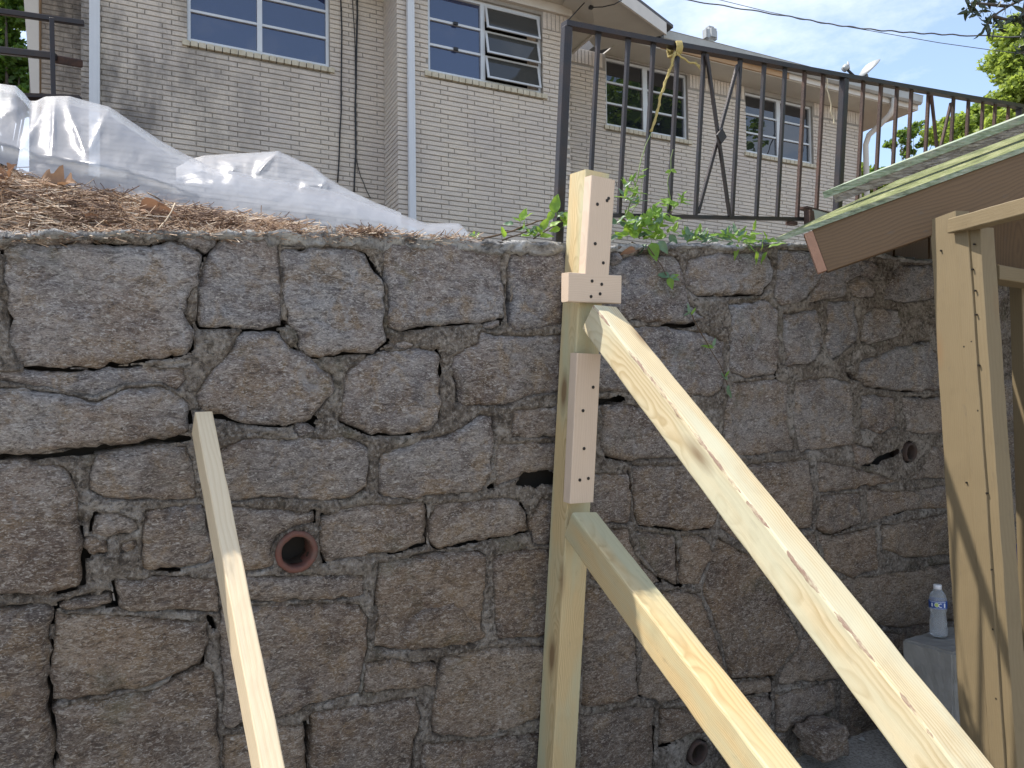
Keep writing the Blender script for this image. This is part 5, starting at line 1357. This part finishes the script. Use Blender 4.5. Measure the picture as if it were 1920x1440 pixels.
# ================================================================== plastic sheet
k = NT_('milky_polythene')
k.t.nodes.remove(k.p)
df = k.n('BsdfDiffuse'); df.inputs['Color'].default_value = (.66, .69, .74, 1)
tr = k.n('BsdfTranslucent'); tr.inputs['Color'].default_value = (.72, .76, .83, 1)
gl_ = k.n('BsdfGlossy'); gl_.inputs['Roughness'].default_value = .27; gl_.inputs['Color'].default_value = (.9, .9, .92, 1)
tp = k.n('BsdfTransparent')
bmp = k.bump(k.noise(k.mapping(k.world, (1, 1, 1.6), rot=(.4, .5, .3)), 6, 4, .5, .8), .28, .02)
for x in (df, tr, gl_): k.set(x.inputs['Normal'], bmp)
a = k.n('MixShader'); k.set(a.inputs[0], .55); k.set(a.inputs[1], df.outputs[0]); k.set(a.inputs[2], tr.outputs[0])
fr_ = k.n('Fresnel'); fr_.inputs['IOR'].default_value = 1.5
b = k.n('MixShader'); k.set(b.inputs[0], k.math('MULTIPLY', fr_.outputs[0], .9)); k.set(b.inputs[1], a.outputs[0]); k.set(b.inputs[2], gl_.outputs[0])
c2 = k.n('MixShader'); k.set(c2.inputs[0], .47); k.set(c2.inputs[1], b.outputs[0]); k.set(c2.inputs[2], tp.outputs[0])
k.t.links.new(c2.outputs[0], k.out.inputs['Surface']); M['poly'] = k.m
BOT = [(-80, 285), (0, 306), (60, 330), (130, 352), (250, 371), (400, 398), (560, 421), (700, 435), (800, 441), (880, 443)]
SIL = [(-80, 185), (-30, 160), (0, 157), (30, 161), (46, 176), (56, 189), (68, 189), (85, 181), (110, 180), (130, 180), (165, 190), (205, 200), (250, 230), (300, 263), (345, 288), (375, 302), (400, 316), (440, 322), (480, 332), (560, 345), (640, 362), (700, 385), (760, 405), (800, 419), (845, 418), (862, 419), (880, 437)]
SIL2 = [(300, 330), (360, 298), (380, 292), (420, 289), (480, 286), (522, 283), (560, 300), (590, 314), (612, 332), (640, 349), (700, 378), (760, 402)]
def fold(px, py, segs):
    h = 0
    for (x0, y0, x1, y1, A, w) in segs:
        dx, dy = x1 - x0, y1 - y0; L = dx * dx + dy * dy; t = max(0, min(1, ((px - x0) * dx + (py - y0) * dy) / L))
        d = math.hypot(px - x0 - t * dx, py - y0 - t * dy); taper = math.sin(math.pi * min(1, max(.03, t * .9 + .08))) ** .6
        h += A * taper * math.exp(-d / w)
    return h
FOLDS = [(103, 188, 98, 292, .035, 9), (124, 190, 165, 300, .030, 10), (60, 240, 40, 285, .03, 10), (82, 200, 50, 275, .035, 12), (-40, 262, 100, 296, .05, 9), (100, 296, 240, 322, .05, 8), (240, 322, 372, 366, .045, 8),
         (205, 202, 165, 290, .03, 12), (165, 300, 205, 315, .03, 9), (300, 265, 560, 350, .02, 30), (0, 215, 45, 200, .03, 12), (15, 190, 30, 185, .02, 8), (372, 366, 700, 420, .012, 12)]
def sheet_grid(bot, sil, x0, x1, d0, d1, folds, name, parent, tuck=.25, nx=260, nv=46, bow=.18):
    V = []
    for i in range(nx + 1):
        px = x0 + (x1 - x0) * i / nx
        yb = float(np.interp(px, [p[0] for p in bot], [p[1] for p in bot])); ys = float(np.interp(px, [p[0] for p in sil], [p[1] for p in sil]))
        db = float(np.interp(px, [p[0] for p in d0], [p[1] for p in d0])); dt = float(np.interp(px, [p[0] for p in d1], [p[1] for p in d1]))
        for j in range(nv + 1):
            v = j / nv
            if v <= .82:
                t = v / .82; py = yb + (ys - yb) * math.sin(t * math.pi / 2) ** .9; d = db + (dt - db) * (t ** 1.3)
            else:
                t = (v - .82) / .18; py = ys + 14 * t * t + 2 * t; d = dt + tuck * t
            d -= fold(px, py, folds)
            d += .009 * (abs(noise.noise(Vector((px * .018 + py * .012, py * .02 - px * .006, 9)))) + .5 * abs(noise.noise(Vector((px * .045, py * .05, 2))))) * min(1, v * 4)
            d += .014 * noise.fractal(Vector((px * .012, py * .016, 4)), .9, 2, 3)
            p = at(px, py, d); V.append(p)
    Fc = []
    w = nv + 1
    for i in range(nx):
        for j in range(nv): Fc.append((i * w + j, (i + 1) * w + j, (i + 1) * w + j + 1, i * w + j + 1))
    c = sum(V[::37], Vector()) / len(V[::37])
    me = bpy.data.meshes.new(name); me.from_pydata([tuple(v - c) for v in V], [], Fc); me.update()
    return link(name, me, M['poly'], parent, c, True)
plastic = empty('plastic_sheet', at(300, 380, 2.1), 'crumpled milky white plastic sheet draped over the pine straw bank', 'plastic sheet')
D0 = [(-80, 1.95), (0, 1.98), (250, 2.08), (560, 2.26), (880, 2.44)]; D1 = [(-80, 2.75), (100, 2.6), (300, 2.55), (560, 2.6), (880, 2.52)]
sheet_grid(BOT, SIL, -80, 880, D0, D1, FOLDS, 'front_drape', plastic)
F2 = [(522, 284, 480, 328, .03, 5), (430, 322, 445, 314, .02, 6), (612, 332, 600, 362, .03, 6), (612, 345, 560, 352, .02, 6)]
sheet_grid([(300, 335), (760, 425)], SIL2, 330, 752, [(300, 2.75), (760, 2.65)], [(300, 3.1), (760, 2.8)], F2, 'rear_fold', plastic, nx=150, nv=36)

# ================================================================== pine straw, leaves, twigs
def straw():
    V = []; Fc = []; ri = random.Random(11); cols = []
    mats = []
    cc = [(.50, .36, .25), (.38, .26, .17), (.62, .50, .38), (.18, .115, .08), (.70, .60, .48)]
    for i, c_ in enumerate(cc):
        k = NT_('pine_needle'); mats.append(k.fin(c_, .75))
    idx = []
    sL = wall_sz(-120, 430)[0]; sR = wall_sz(890, 445)[0]
    for i in range(17000):
        s = ri.uniform(sL, sR)
        if s > -.6 and ri.random() < .6: continue
        lim = .62 if s < -1.1 else (.3 if s < -.75 else .10)
        t = .01 + ri.random() ** 1.2 * lim
        b = wall_pt(s, top_z(s), 0); p = Vector((b.x, b.y, 0)) - N * t
        z0 = bank_z(s, t) + (.012 if t > .1 else .030)
        p.z = z0 + ri.random() ** 2 * .035 * min(1, t * 6)
        L = ri.uniform(.04, .13); a = ri.uniform(0, math.pi * 2) if ri.random() < .6 else ri.gauss(.5, .5)
        el = ri.gauss(.05, .22); d = Vector((math.cos(a) * math.cos(el), math.sin(a) * math.cos(el), math.sin(el)))
        bend = Vector((ri.gauss(0, .15), ri.gauss(0, .15), ri.gauss(-.05, .12))); w = ri.uniform(.0006, .0013); sd = d.cross(Vector((0, 0, 1))).normalized() * w; up = Vector((0, 0, w))
        q = []
        for j in range(4):
            u = j / 3 - .5; c = p + d * (L * u) + bend * (L * (u * u - .1))
            if c.z < bank_z(s, t) - .03: c.z = bank_z(s, t)
            q.append(c)
        base = len(V); mi = ri.choice([0, 0, 1, 2, 3, 3, 4]) if noise.noise(Vector((p.x * 9, p.y * 9, 1))) > -.1 else ri.choice([1, 3, 3, 3, 0])
        for j, c in enumerate(q): V += [c + sd, c - sd * .5 + up, c - sd * .5 - up]
        for j in range(3):
            for e in range(3):
                Fc.append((base + j * 3 + e, base + j * 3 + (e + 1) % 3, base + (j + 1) * 3 + (e + 1) % 3, base + (j + 1) * 3 + e)); idx.append(mi)
    c = V[0].copy(); me = bpy.data.meshes.new('pine_straw'); me.from_pydata([tuple(v - c) for v in V], [], Fc); me.update()
    for m_ in mats: me.materials.append(m_)
    me.polygons.foreach_set('material_index', idx)
    tag(link('pine_straw', me, None, None, c), 'dry brown pine needles spread over the bank above the wall', 'pine straw', kind='stuff')
straw()
def leaf_mat(name, c, c2, trans=.5, rough=.45):
    k = NT_(name); k.t.nodes.remove(k.p)
    cc = k.mix(k.random(), c, c2)
    cc = k.mix(k.ramp(k.noise(k.world, 60, 4, .6), [(.4, 0.0), (.7, .35)]), cc, tuple(x * .5 for x in c))
    p = k.n('BsdfPrincipled'); k.set(p.inputs['Base Color'], cc); p.inputs['Roughness'].default_value = rough
    t = k.n('BsdfTranslucent'); k.set(t.inputs['Color'], k.mix(.35, cc, (.35, .42, .02), 'MIX') if trans > .3 else cc)
    m_ = k.n('MixShader'); k.set(m_.inputs[0], trans); k.set(m_.inputs[1], p.outputs[0]); k.set(m_.inputs[2], t.outputs[0])
    k.t.links.new(m_.outputs[0], k.out.inputs['Surface']); return k.m
M['leaf'] = leaf_mat('fresh_leaf', (.19, .36, .045), (.27, .45, .07)); M['leafd'] = leaf_mat('dull_leaf', (.10, .19, .10), (.17, .26, .14), .25)
M['dead'] = leaf_mat('dead_leaf', (.34, .20, .11), (.26, .14, .08), .3, .7)
def leaf_mesh(name, w=.5, fold_=.25, curl=.2, n=8, tip=1.3, lobes=0, stalk=.12):
    """unit-length leaf along +X"""
    V = []; Fc = []
    for i in range(n + 1):
        t = i / n; ww = w * .5 * (math.sin(math.pi * t ** .75) ** .8) * (1 - .25 * t ** tip)
        if lobes: ww *= 1 + .45 * math.sin(t * math.pi * 2 * lobes) * (1 if t < .9 else 0)
        z = -curl * t * t + .03 * math.sin(t * 9)
        for sgn in (-1, -.5, 0, .5, 1): V.append((t, ww * sgn, z + abs(sgn) * ww * fold_ + .02 * math.sin(t * 14 + sgn * 3) * abs(sgn)))
    for i in range(n):
        for j in range(4): Fc.append((i * 5 + j, (i + 1) * 5 + j, (i + 1) * 5 + j + 1, i * 5 + j + 1))
    b = len(V); V += [(-stalk, .012, .01), (-stalk, -.012, .01), (.02, .012, 0), (.02, -.012, 0)]; Fc.append((b, b + 1, b + 3, b + 2))
    me = bpy.data.meshes.new(name); me.from_pydata(V, [], Fc); me.update(); return me
LM = {}
for key, mt, kw in (('a', 'leaf', dict(w=.62, fold_=.25, curl=.15)), ('b', 'leaf', dict(w=.50, fold_=.5, curl=.35)), ('c', 'leafd', dict(w=.58, fold_=.3, curl=.25)), ('n', 'leaf', dict(w=.34, fold_=.3, curl=.3)), ('nd', 'leafd', dict(w=.36, fold_=.3, curl=.35)),
                    ('d', 'dead', dict(w=.55, fold_=.8, curl=-.25, n=14, lobes=3)), ('d2', 'dead', dict(w=.5, fold_=1.1, curl=.3, n=10))):
    me = leaf_mesh('leaf', **kw); me.materials.append(M[mt]); me.polygons.foreach_set('use_smooth', [True] * len(me.polygons)); LM[key] = me
def put_leaf(p, size, dir_, nrm, key, parent, name='leaf'):
    x = dir_.normalized(); z = (nrm - x * nrm.dot(x)).normalized(); y = z.cross(x)
    o = link(name, LM[key], None, parent, p, False, Matrix((x, y, z)).transposed().to_quaternion()); o.scale = (size, size, size); return o
def img_dir(ang, out=0.0):     # direction as seen in the picture (degrees, 0 right, 90 up), tipped towards the camera
    a = R(ang); return (cam_r * math.cos(a) + cam_u * math.sin(a) - cam_f * out).normalized()
M['stem'] = m_plain('brown_stem', (.10, .065, .04), .8); M['gstem'] = m_plain('green_stem', (.16, .22, .07), .7)
rl = random.Random(21)
def vine(label, stems, leaves, name='vine', cat='vine', group=None):
    first = stems[0][1][0]
    e = empty(name, rp(first[0], first[1], first[2]), label, cat, group)
    for (mat, pts, r) in stems:
        P = wig([rp(x, y, o) for x, y, o in pts], 0, .004, seed=rl.random() * 50, n=5); mb = MB(); mb.tube(P, [r * (1 - .55 * i / len(P)) for i in range(len(P))], 5); mb.build('stem', M[mat], e, smooth=True)
    for (x, y, off, sz, ang, key) in leaves:
        d = img_dir(ang + rl.uniform(-8, 8), rl.uniform(-.3, .5)); nn_ = (Vector((rl.uniform(-.5, .5), rl.uniform(-.9, -.2), rl.uniform(.1, 1.0))))
        p = rp(x, y, off); dep = (p - cam_o).dot(cam_f)
        put_leaf(p, sz * dep / F_PX, d, nn_, key, e)
    return e
def scatter(cx, cy, rx, ry, n, s0, s1, off0, off1, keys, up=True):
    out = []
    for i in range(n):
        a = rl.uniform(0, 6.28); q = math.sqrt(rl.random()); x = cx + rx * q * math.cos(a); y = cy + ry * q * math.sin(a)
        out.append((x, y, rl.uniform(off0, off1), rl.uniform(s0, s1), rl.uniform(-30, 210) if up else rl.uniform(0, 360), rl.choice(keys)))
    return out
vine('green vine sprouting from the wall top left of the first railing post',
     [('stem', [(902, 447, .02), (960, 433, .03), (1000, 418, .03), (1038, 406, .02), (1064, 402, .01)], .0035), ('stem', [(940, 450, .03), (980, 437, .04), (1010, 425, .04)], .0028), ('stem', [(1000, 447, .04), (1035, 425, .05), (1055, 412, .06)], .0026), ('gstem', [(1046, 405, .03), (1041, 390, .03), (1038, 366, .03)], .002)],
     [(978, 412, .04, 26, 40, 'a'), (977, 414, .05, 26, 68, 'a'), (976, 416, .05, 18, 150, 'a'), (1038, 400, .04, 37, 84, 'a'), (1038, 396, .04, 24, 235, 'a'), (945, 446, .05, 24, 90, 'b'), (963, 420, .04, 20, 170, 'c'), (990, 428, .04, 26, 190, 'c'),
      (1000, 425, .05, 22, 330, 'c'), (1015, 430, .05, 26, 60, 'a'), (1020, 432, .05, 24, 160, 'a'), (1030, 425, .06, 24, 25, 'a'), (1062, 418, .06, 24, 120, 'a'), (1060, 415, .06, 28, 60, 'a'), (1068, 420, .06, 26, 10, 'b'), (1050, 428, .06, 22, 200, 'a'), (1012, 444, .05, 26, 10, 'b')]
     + scatter(985, 438, 32, 9, 12, 14, 22, .03, .08, ['a', 'c', 'b']) + scatter(1064, 412, 14, 16, 12, 14, 24, .02, .07, ['a', 'b', 'c']) + scatter(893, 442, 14, 5, 6, 9, 14, .02, .05, ['a', 'c']), group=None)
vine('leafy green vine mass spilling over the wall just right of the timber post',
     [('stem', [(1163, 408, .05), (1185, 425, .06), (1197, 440, .07), (1200, 448, .07)], .003), ('stem', [(1205, 445, .05), (1225, 427, .05), (1242, 412, .05), (1262, 395, .05)], .0028), ('stem', [(1185, 455, .08), (1200, 462, .08)], .003)],
     [(1222, 455, .10, 38, 275, 'a'), (1235, 452, .10, 30, 300, 'c'), (1213, 458, .10, 34, 215, 'c'), (1200, 432, .08, 30, 350, 'a'), (1195, 430, .08, 26, 160, 'a'), (1175, 405, .08, 26, 200, 'c'), (1180, 418, .07, 26, 240, 'a'), (1215, 410, .07, 24, 80, 'a'), (1230, 408, .07, 26, 20, 'a'), (1243, 405, .06, 26, 330, 'a'), (1250, 430, .06, 28, 340, 'a'), (1255, 440, .06, 28, 310, 'c')]
     + scatter(1195, 430, 44, 24, 46, 16, 28, .02, .10, ['a', 'a', 'b', 'c']) + scatter(1240, 425, 34, 22, 24, 14, 24, .02, .08, ['a', 'a', 'b', 'c']) + scatter(1225, 398, 20, 14, 10, 12, 20, .02, .06, ['a', 'b']))
vine('thin green climber twining up beside the yellow rope',
     [('gstem', [(1172, 405, .03), (1185, 375, .03), (1193, 345, .02), (1200, 310, .02), (1210, 275, .01), (1221, 247, .01)], .0026), ('gstem', [(1185, 400, .03), (1200, 370, .03), (1204, 340, .02), (1206, 322, .02)], .0014), ('gstem', [(1251, 396, .0), (1256, 370, .01), (1251, 345, .01), (1258, 318, .01), (1257, 300, .01), (1262, 280, .01)], .0022), ('gstem', [(1258, 395, .02), (1270, 378, .03), (1280, 364, .03)], .0018)],
     [(1178, 355, .03, 24, 120, 'n'), (1190, 350, .03, 22, 100, 'n'), (1185, 340, .03, 20, 70, 'n'), (1170, 372, .03, 22, 150, 'n'), (1196, 335, .03, 20, 30, 'n'), (1258, 320, .02, 13, 200, 'a'), (1258, 318, .02, 13, 320, 'a'), (1280, 366, .03, 14, 50, 'n'), (1203, 322, .02, 14, 40, 'n')]
     + scatter(1183, 366, 16, 26, 26, 13, 24, .01, .05, ['n', 'n', 'nd']) + scatter(1268, 382, 20, 14, 14, 12, 22, .01, .05, ['n', 'a']), name='climber')
vine('pointed leaf vine trailing over the wall below the diamond of the railing',
     [('gstem', [(1330, 450, .04), (1345, 445, .05), (1370, 446, .07), (1400, 455, .10), (1408, 470, .12)], .0018), ('gstem', [(1395, 452, .08), (1420, 462, .11), (1445, 458, .12)], .0016), ('gstem', [(1409, 452, .05), (1414, 438, .05), (1412, 427, .05)], .0014)],
     [(1348, 450, .08, 26, 200, 'nd'), (1352, 455, .09, 24, 250, 'nd'), (1383, 458, .10, 30, 262, 'n'), (1392, 455, .10, 34, 8, 'n'), (1425, 470, .12, 30, 60, 'n'), (1418, 470, .12, 26, 275, 'n'), (1438, 472, .12, 26, 225, 'n'), (1440, 465, .12, 32, 20, 'n'), (1402, 458, .11, 20, 310, 'n'), (1368, 446, .08, 26, 130, 'n'), (1360, 440, .07, 24, 60, 'nd'), (1405, 440, .07, 24, 20, 'n'), (1412, 432, .07, 22, 70, 'n')]
     + scatter(1316, 443, 26, 8, 20, 14, 24, .02, .07, ['nd', 'n', 'nd']) + scatter(1440, 452, 34, 7, 16, 12, 20, .03, .08, ['n', 'a', 'nd']) + scatter(1290, 446, 22, 7, 12, 14, 22, .02, .07, ['a', 'c']) + scatter(1375, 447, 34, 9, 30, 14, 24, .03, .09, ['nd', 'n', 'n']))
# stems hanging on the wall face
def hang(label, pts, leaves, r=.0018):
    e = empty('hanging_vine', wp(pts[0][0], pts[0][1], .02), label, 'vine', 'stems hanging down the wall face')
    P = wig([wp(x, y, .025) for x, y in pts], 0, .003, n=5, seed=3); mb = MB(); mb.tube(P, r, 5); mb.build('stem', M['stem'], e, smooth=True)
    for (x, y, sz, ang, key) in leaves:
        p = wp(x, y, .03); put_leaf(p, sz * (p - cam_o).dot(cam_f) / F_PX, img_dir(ang, .2), Vector((rl.uniform(-.4, .4), -1, .5)), key, e)
hang('short hanging stem with a tuft of three round leaves on the wall face', [(1215, 462), (1228, 480), (1240, 498), (1250, 516), (1262, 535)], [(1256, 518, 26, 170, 'c'), (1254, 520, 24, 285, 'a'), (1256, 518, 20, 340, 'c'), (1258, 520, 16, 20, 'a')])
hang('long thin hanging stem with small paired leaves on the wall face', [(1287, 575), (1298, 592), (1312, 622), (1330, 652), (1345, 675), (1355, 695), (1364, 722), (1368, 738)],
     [(1292, 588, 20, 95, 'nd'), (1296, 590, 16, 60, 'n'), (1294, 586, 14, 200, 'nd'), (1338, 652, 24, 165, 'n'), (1336, 650, 18, 70, 'nd'), (1364, 712, 18, 130, 'nd'), (1366, 722, 18, 260, 'nd'), (1366, 730, 18, 285, 'nd'), (1360, 706, 14, 60, 'n')])
# dead leaves and twigs on the bank
def dleaf(px, py, d, sz, ang, key, label, nz_=(.2, -.8, .6)):
    p = at(px, py, d); o = put_leaf(p, sz * d / F_PX, img_dir(ang, .1), Vector(nz_), key, None, 'dead_leaf'); tag(o, label, 'dead leaf')
dleaf(-8, 352, 1.93, 66, 28, 'd', 'large tan dead leaf at the left edge of the picture')
dleaf(75, 338, 2.0, 84, -18, 'd', 'curled tan leaf lying under the lower edge of the plastic')
dleaf(262, 392, 2.0, 66, -2, 'd2', 'rolled reddish brown leaf beside the arching pale twig', (.1, -.9, .3))
dleaf(160, 410, 1.9, 24, 20, 'd2', 'small reddish leaf scrap low on the pine straw', (.1, -.9, .3))
dleaf(1192, 470, 2.38, 30, 190, 'd2', 'curled dead leaf caught in the wall top right of the timber post', (.1, -.9, .3))
k = NT_('pale_twig'); k.fin((.50, .40, .28), .8); M['twig'] = k.m
for name, pts, r, lab in (('twig', [(328, 381, 1.97), (322, 396, 1.95), (312, 412, 1.93), (298, 428, 1.90), (284, 443, 1.86), (265, 455, 1.85), (242, 463, 1.85), (220, 469, 1.86)], .0016, 'long pale twig arching down over the edge of the wall'),
                     ('twig', [(276, 361, 2.02), (290, 368, 2.0), (303, 377, 2.0)], .002, 'short dark hooked twig above the rolled leaf'),
                     ('twig', [(712, 420, 2.2), (722, 428, 2.18), (732, 437, 2.17)], .0022, 'short stub of twig on the wall edge under the middle of the plastic'),
                     ('twig', [(60, 325, 2.0), (90, 340, 1.97), (130, 352, 1.97)], .0012, 'thin twig beside the large tan leaf')):
    mb = MB(); mb.tube([at(*p) for p in pts], r, 6); tag(mb.build(name, M['twig'] if r < .0018 and 'pale' in lab else M['stem'], None, smooth=True), lab, 'twig')

# ================================================================== trees
def crown_mesh(name, clumps, n, size, seed, flat=.0, droop=0):
    ri = random.Random(seed); V = []; Fc = []
    tot = sum(c[3] ** 2 for c in clumps)
    for (x, y, z, r) in clumps:
        m_ = int(n * r * r / tot)
        for _ in range(m_):
            u = Vector((ri.gauss(0, 1), ri.gauss(0, 1), ri.gauss(0, 1))).normalized() * r * (ri.random() ** .45)
            if noise.noise((Vector((x, y, z)) + u) * (1.6 / max(r, .3))) < -.12: continue
            c = Vector((x, y, z)) + Vector((u.x, u.y, u.z * .8)); s = size * ri.uniform(.6, 1.35)
            a = Vector((ri.gauss(0, 1), ri.gauss(0, 1), ri.gauss(0, .6) - droop)).normalized(); b = a.cross(Vector((ri.gauss(0, 1), ri.gauss(0, 1), ri.gauss(0, 1)))).normalized() * .32
            k = len(V); V += [c - a * s * .5, c + b * s, c + a * s * .5, c - b * s]; Fc.append((k, k + 1, k + 2, k + 3))
    o = sum((Vector(c[:3]) for c in clumps), Vector()) / len(clumps)
    me = bpy.data.meshes.new(name); me.from_pydata([tuple(v - o) for v in V], [], Fc); me.update(); return me, o
def tree(label, clpx, n, size, mat, trunk, seed, name='tree', sub=7, spread=.75, limbs=True, r0=.16, group=None):
    """clpx: crown lobes as (px, py, depth, radius in px); trunk: (px,py,depth) of its foot"""
    ri = random.Random(seed); cl = []
    for (x, y, d, rpx) in clpx:
        c = at(x, y, d); r = rpx * d / F_PX
        for _ in range(sub):
            u = Vector((ri.gauss(0, 1), ri.gauss(0, 1), ri.gauss(0, 1))).normalized() * r * spread * ri.random() ** .5
            cl.append((c.x + u.x, c.y + u.y, c.z + u.z * .9, r * ri.uniform(.35, .68)))
    foot = Vector(trunk); e = empty(name, foot, label, 'tree', group)
    me, o = crown_mesh('crown', cl, n, size, seed); link('crown', me, mat, e, o)
    mb = MB(); cen = sum((Vector(c[:3]) for c in cl), Vector()) / len(cl)
    topt = foot.lerp(cen, .8); P = [foot.lerp(topt, t) + Vector((noise.noise(Vector((t * 3, seed, 0))), noise.noise(Vector((t * 3, seed, 5))), 0)) * .25 * t for t in np.linspace(0, 1, 8)]
    mb.tube(P, [r0 * (1 - .6 * i / 8) for i in range(8)], 8); mb.build('trunk', M['bark'], e, smooth=True)
    if limbs:
        mb = MB()
        for c in cl[::3]:
            q = P[ri.randrange(4, 8)]; t_ = Vector(c[:3]); md = q.lerp(t_, .5) + Vector((0, 0, -.1 * (t_ - q).length)); mb.tube([q, md, t_], [r0 * .35, r0 * .22, r0 * .06], 5)
        mb.build('limbs', M['bark'], e, smooth=True)
    return e
M['bark'] = m_plain('bark', (.09, .07, .055), .9, 0, 30, .8, .5, 8)
M['tl1'] = leaf_mat('tree_leaf_yellow_green', (.26, .36, .07), (.36, .45, .11), .6); M['tl2'] = leaf_mat('tree_leaf_green', (.09, .19, .035), (.17, .28, .06), .55); M['tl3'] = leaf_mat('tree_leaf_dark_glossy', (.022, .035, .016), (.04, .06, .03), .12, .28)
def fz_(x, y, d, z=2.6): p = at(x, y, d); return (p.x, p.y, z)
tree('tall yellow green tree at the right edge under the overhead wires', [(1890, 110, 19, 55), (1930, 60, 19, 60), (1900, 175, 19, 60), (1950, 200, 19, 70), (1870, 200, 19, 30), (1960, 130, 19, 60), (1875, 250, 19, 50)], 30000, .13, M['tl1'], fz_(1945, 300, 19), 1, r0=.22)
tree('rounded yellow green tree behind the right part of the railing', [(1760, 235, 26, 40), (1800, 240, 25, 45), (1845, 240, 25, 50), (1890, 250, 25, 50), (1790, 280, 25, 40), (1850, 290, 25, 50)], 24000, .15, M['tl1'], fz_(1820, 330, 25), 2, r0=.2)
tree('small open tree with visible limbs right of the house corner', [(1715, 240, 30, 22), (1690, 262, 30, 16), (1735, 262, 30, 18), (1700, 285, 30, 15), (1672, 270, 30, 12)], 3800, .12, M['tl2'], fz_(1697, 330, 30), 3, sub=6, spread=1.0, r0=.11)
HEDGE = ['distant tree mostly hidden by the house corner', '', 'distant tree just left of the crossed bars of the railing', 'distant tree right behind the crossed bars of the railing', 'distant tree just right of the crossed bars of the railing', 'rightmost distant tree, low behind the green roof edge']
for i, (x, d) in enumerate(((1600, 36), (1650, 38), (1700, 35), (1755, 37), (1810, 36), (1860, 38))):
    tree('low hedge tree at the foot of the sky, beside the house corner' if i == 1 else HEDGE[i], [(x, 338, d, 34), (x - 24, 350, d, 26), (x + 24, 345, d, 28)], 4500, .2, M['tl2'] if i % 2 else M['tl1'], fz_(x, 420, d), 10 + i, limbs=False, group='distant trees behind the green roof')
tree('dark green tree at the left edge behind the porch railing', [(10, 60, 15, 50), (45, 120, 15, 40), (0, 140, 15, 50), (-50, 80, 15, 70), (30, 10, 15, 50), (60, 170, 15, 30), (20, 200, 15, 40), (-60, 180, 15, 60), (30, -60, 15, 60)], 30000, .11, M['tl2'], fz_(10, 300, 15), 4)
# overhanging branch, close, big glossy leaves
ob = empty('overhanging_branch', at(1960, -20, 5.2), 'dark glossy leaved branch hanging in at the top right corner', 'branch')
tw = [[(1990, -40), (1925, -5), (1890, 12), (1862, 30), (1848, 50)], [(1890, 12), (1850, 8), (1822, 6)], [(1862, 30), (1880, 35), (1898, 38)], [(1925, -5), (1918, 25), (1925, 48)], [(1990, 20), (1950, 60), (1925, 95), (1915, 100)]]
for t in tw:
    mb = MB(); mb.tube([at(x, y, 5.2) for x, y in t], [.012 - .0022 * i for i in range(len(t))], 6); mb.build('stem', M['bark'], ob, smooth=True)
LM['g'] = leaf_mesh('leaf', w=.36, fold_=.25, curl=.25); LM['g'].materials.append(M['tl3'])
ends = [(1822, 6), (1815, 14), (1832, 24), (1848, 50), (1860, 42), (1870, 48), (1840, 8), (1898, 38), (1905, 30), (1918, 25), (1925, 50), (1885, 5), (1862, 30), (1900, -5), (1855, -2), (1915, 98), (1925, 85)]
for (x, y) in ends:
    for _ in range(8):
        put_leaf(at(x + rl.gauss(0, 4), y + rl.gauss(0, 4), 5.2 + rl.gauss(0, .04)), rl.uniform(.045, .085), img_dir(rl.uniform(0, 360), rl.uniform(-.6, .6)), Vector((rl.gauss(0, 1), rl.gauss(0, 1), rl.gauss(.4, 1))), 'g', ob)
# trees across the yard behind the camera, seen only mirrored in the panes
def back_tree(c, r, label, seed):
    ri = random.Random(seed); cl = []
    for _ in range(26):
        u = Vector((ri.gauss(0, 1), ri.gauss(0, 1), ri.gauss(0, 1))).normalized() * r * .75 * ri.random() ** .5; cl.append((c[0] + u.x, c[1] + u.y, c[2] + u.z, r * ri.uniform(.2, .35)))
    e = empty('tree', (c[0], c[1], 0), label, 'tree'); me, o = crown_mesh('crown', cl, 9000, .28, seed); link('crown', me, M['tl2'], e, o)
    mb = MB(); mb.tube([(c[0], c[1], 0), (c[0] + .1, c[1], c[2] * .5), (c[0], c[1], c[2])], [.25, .2, .1], 8); mb.build('trunk', M['bark'], e, smooth=True)

back_tree((12.4, 4.2, 9.6), 3.2, 'tall tree beyond the yard whose crown is mirrored in the dark window', 5)
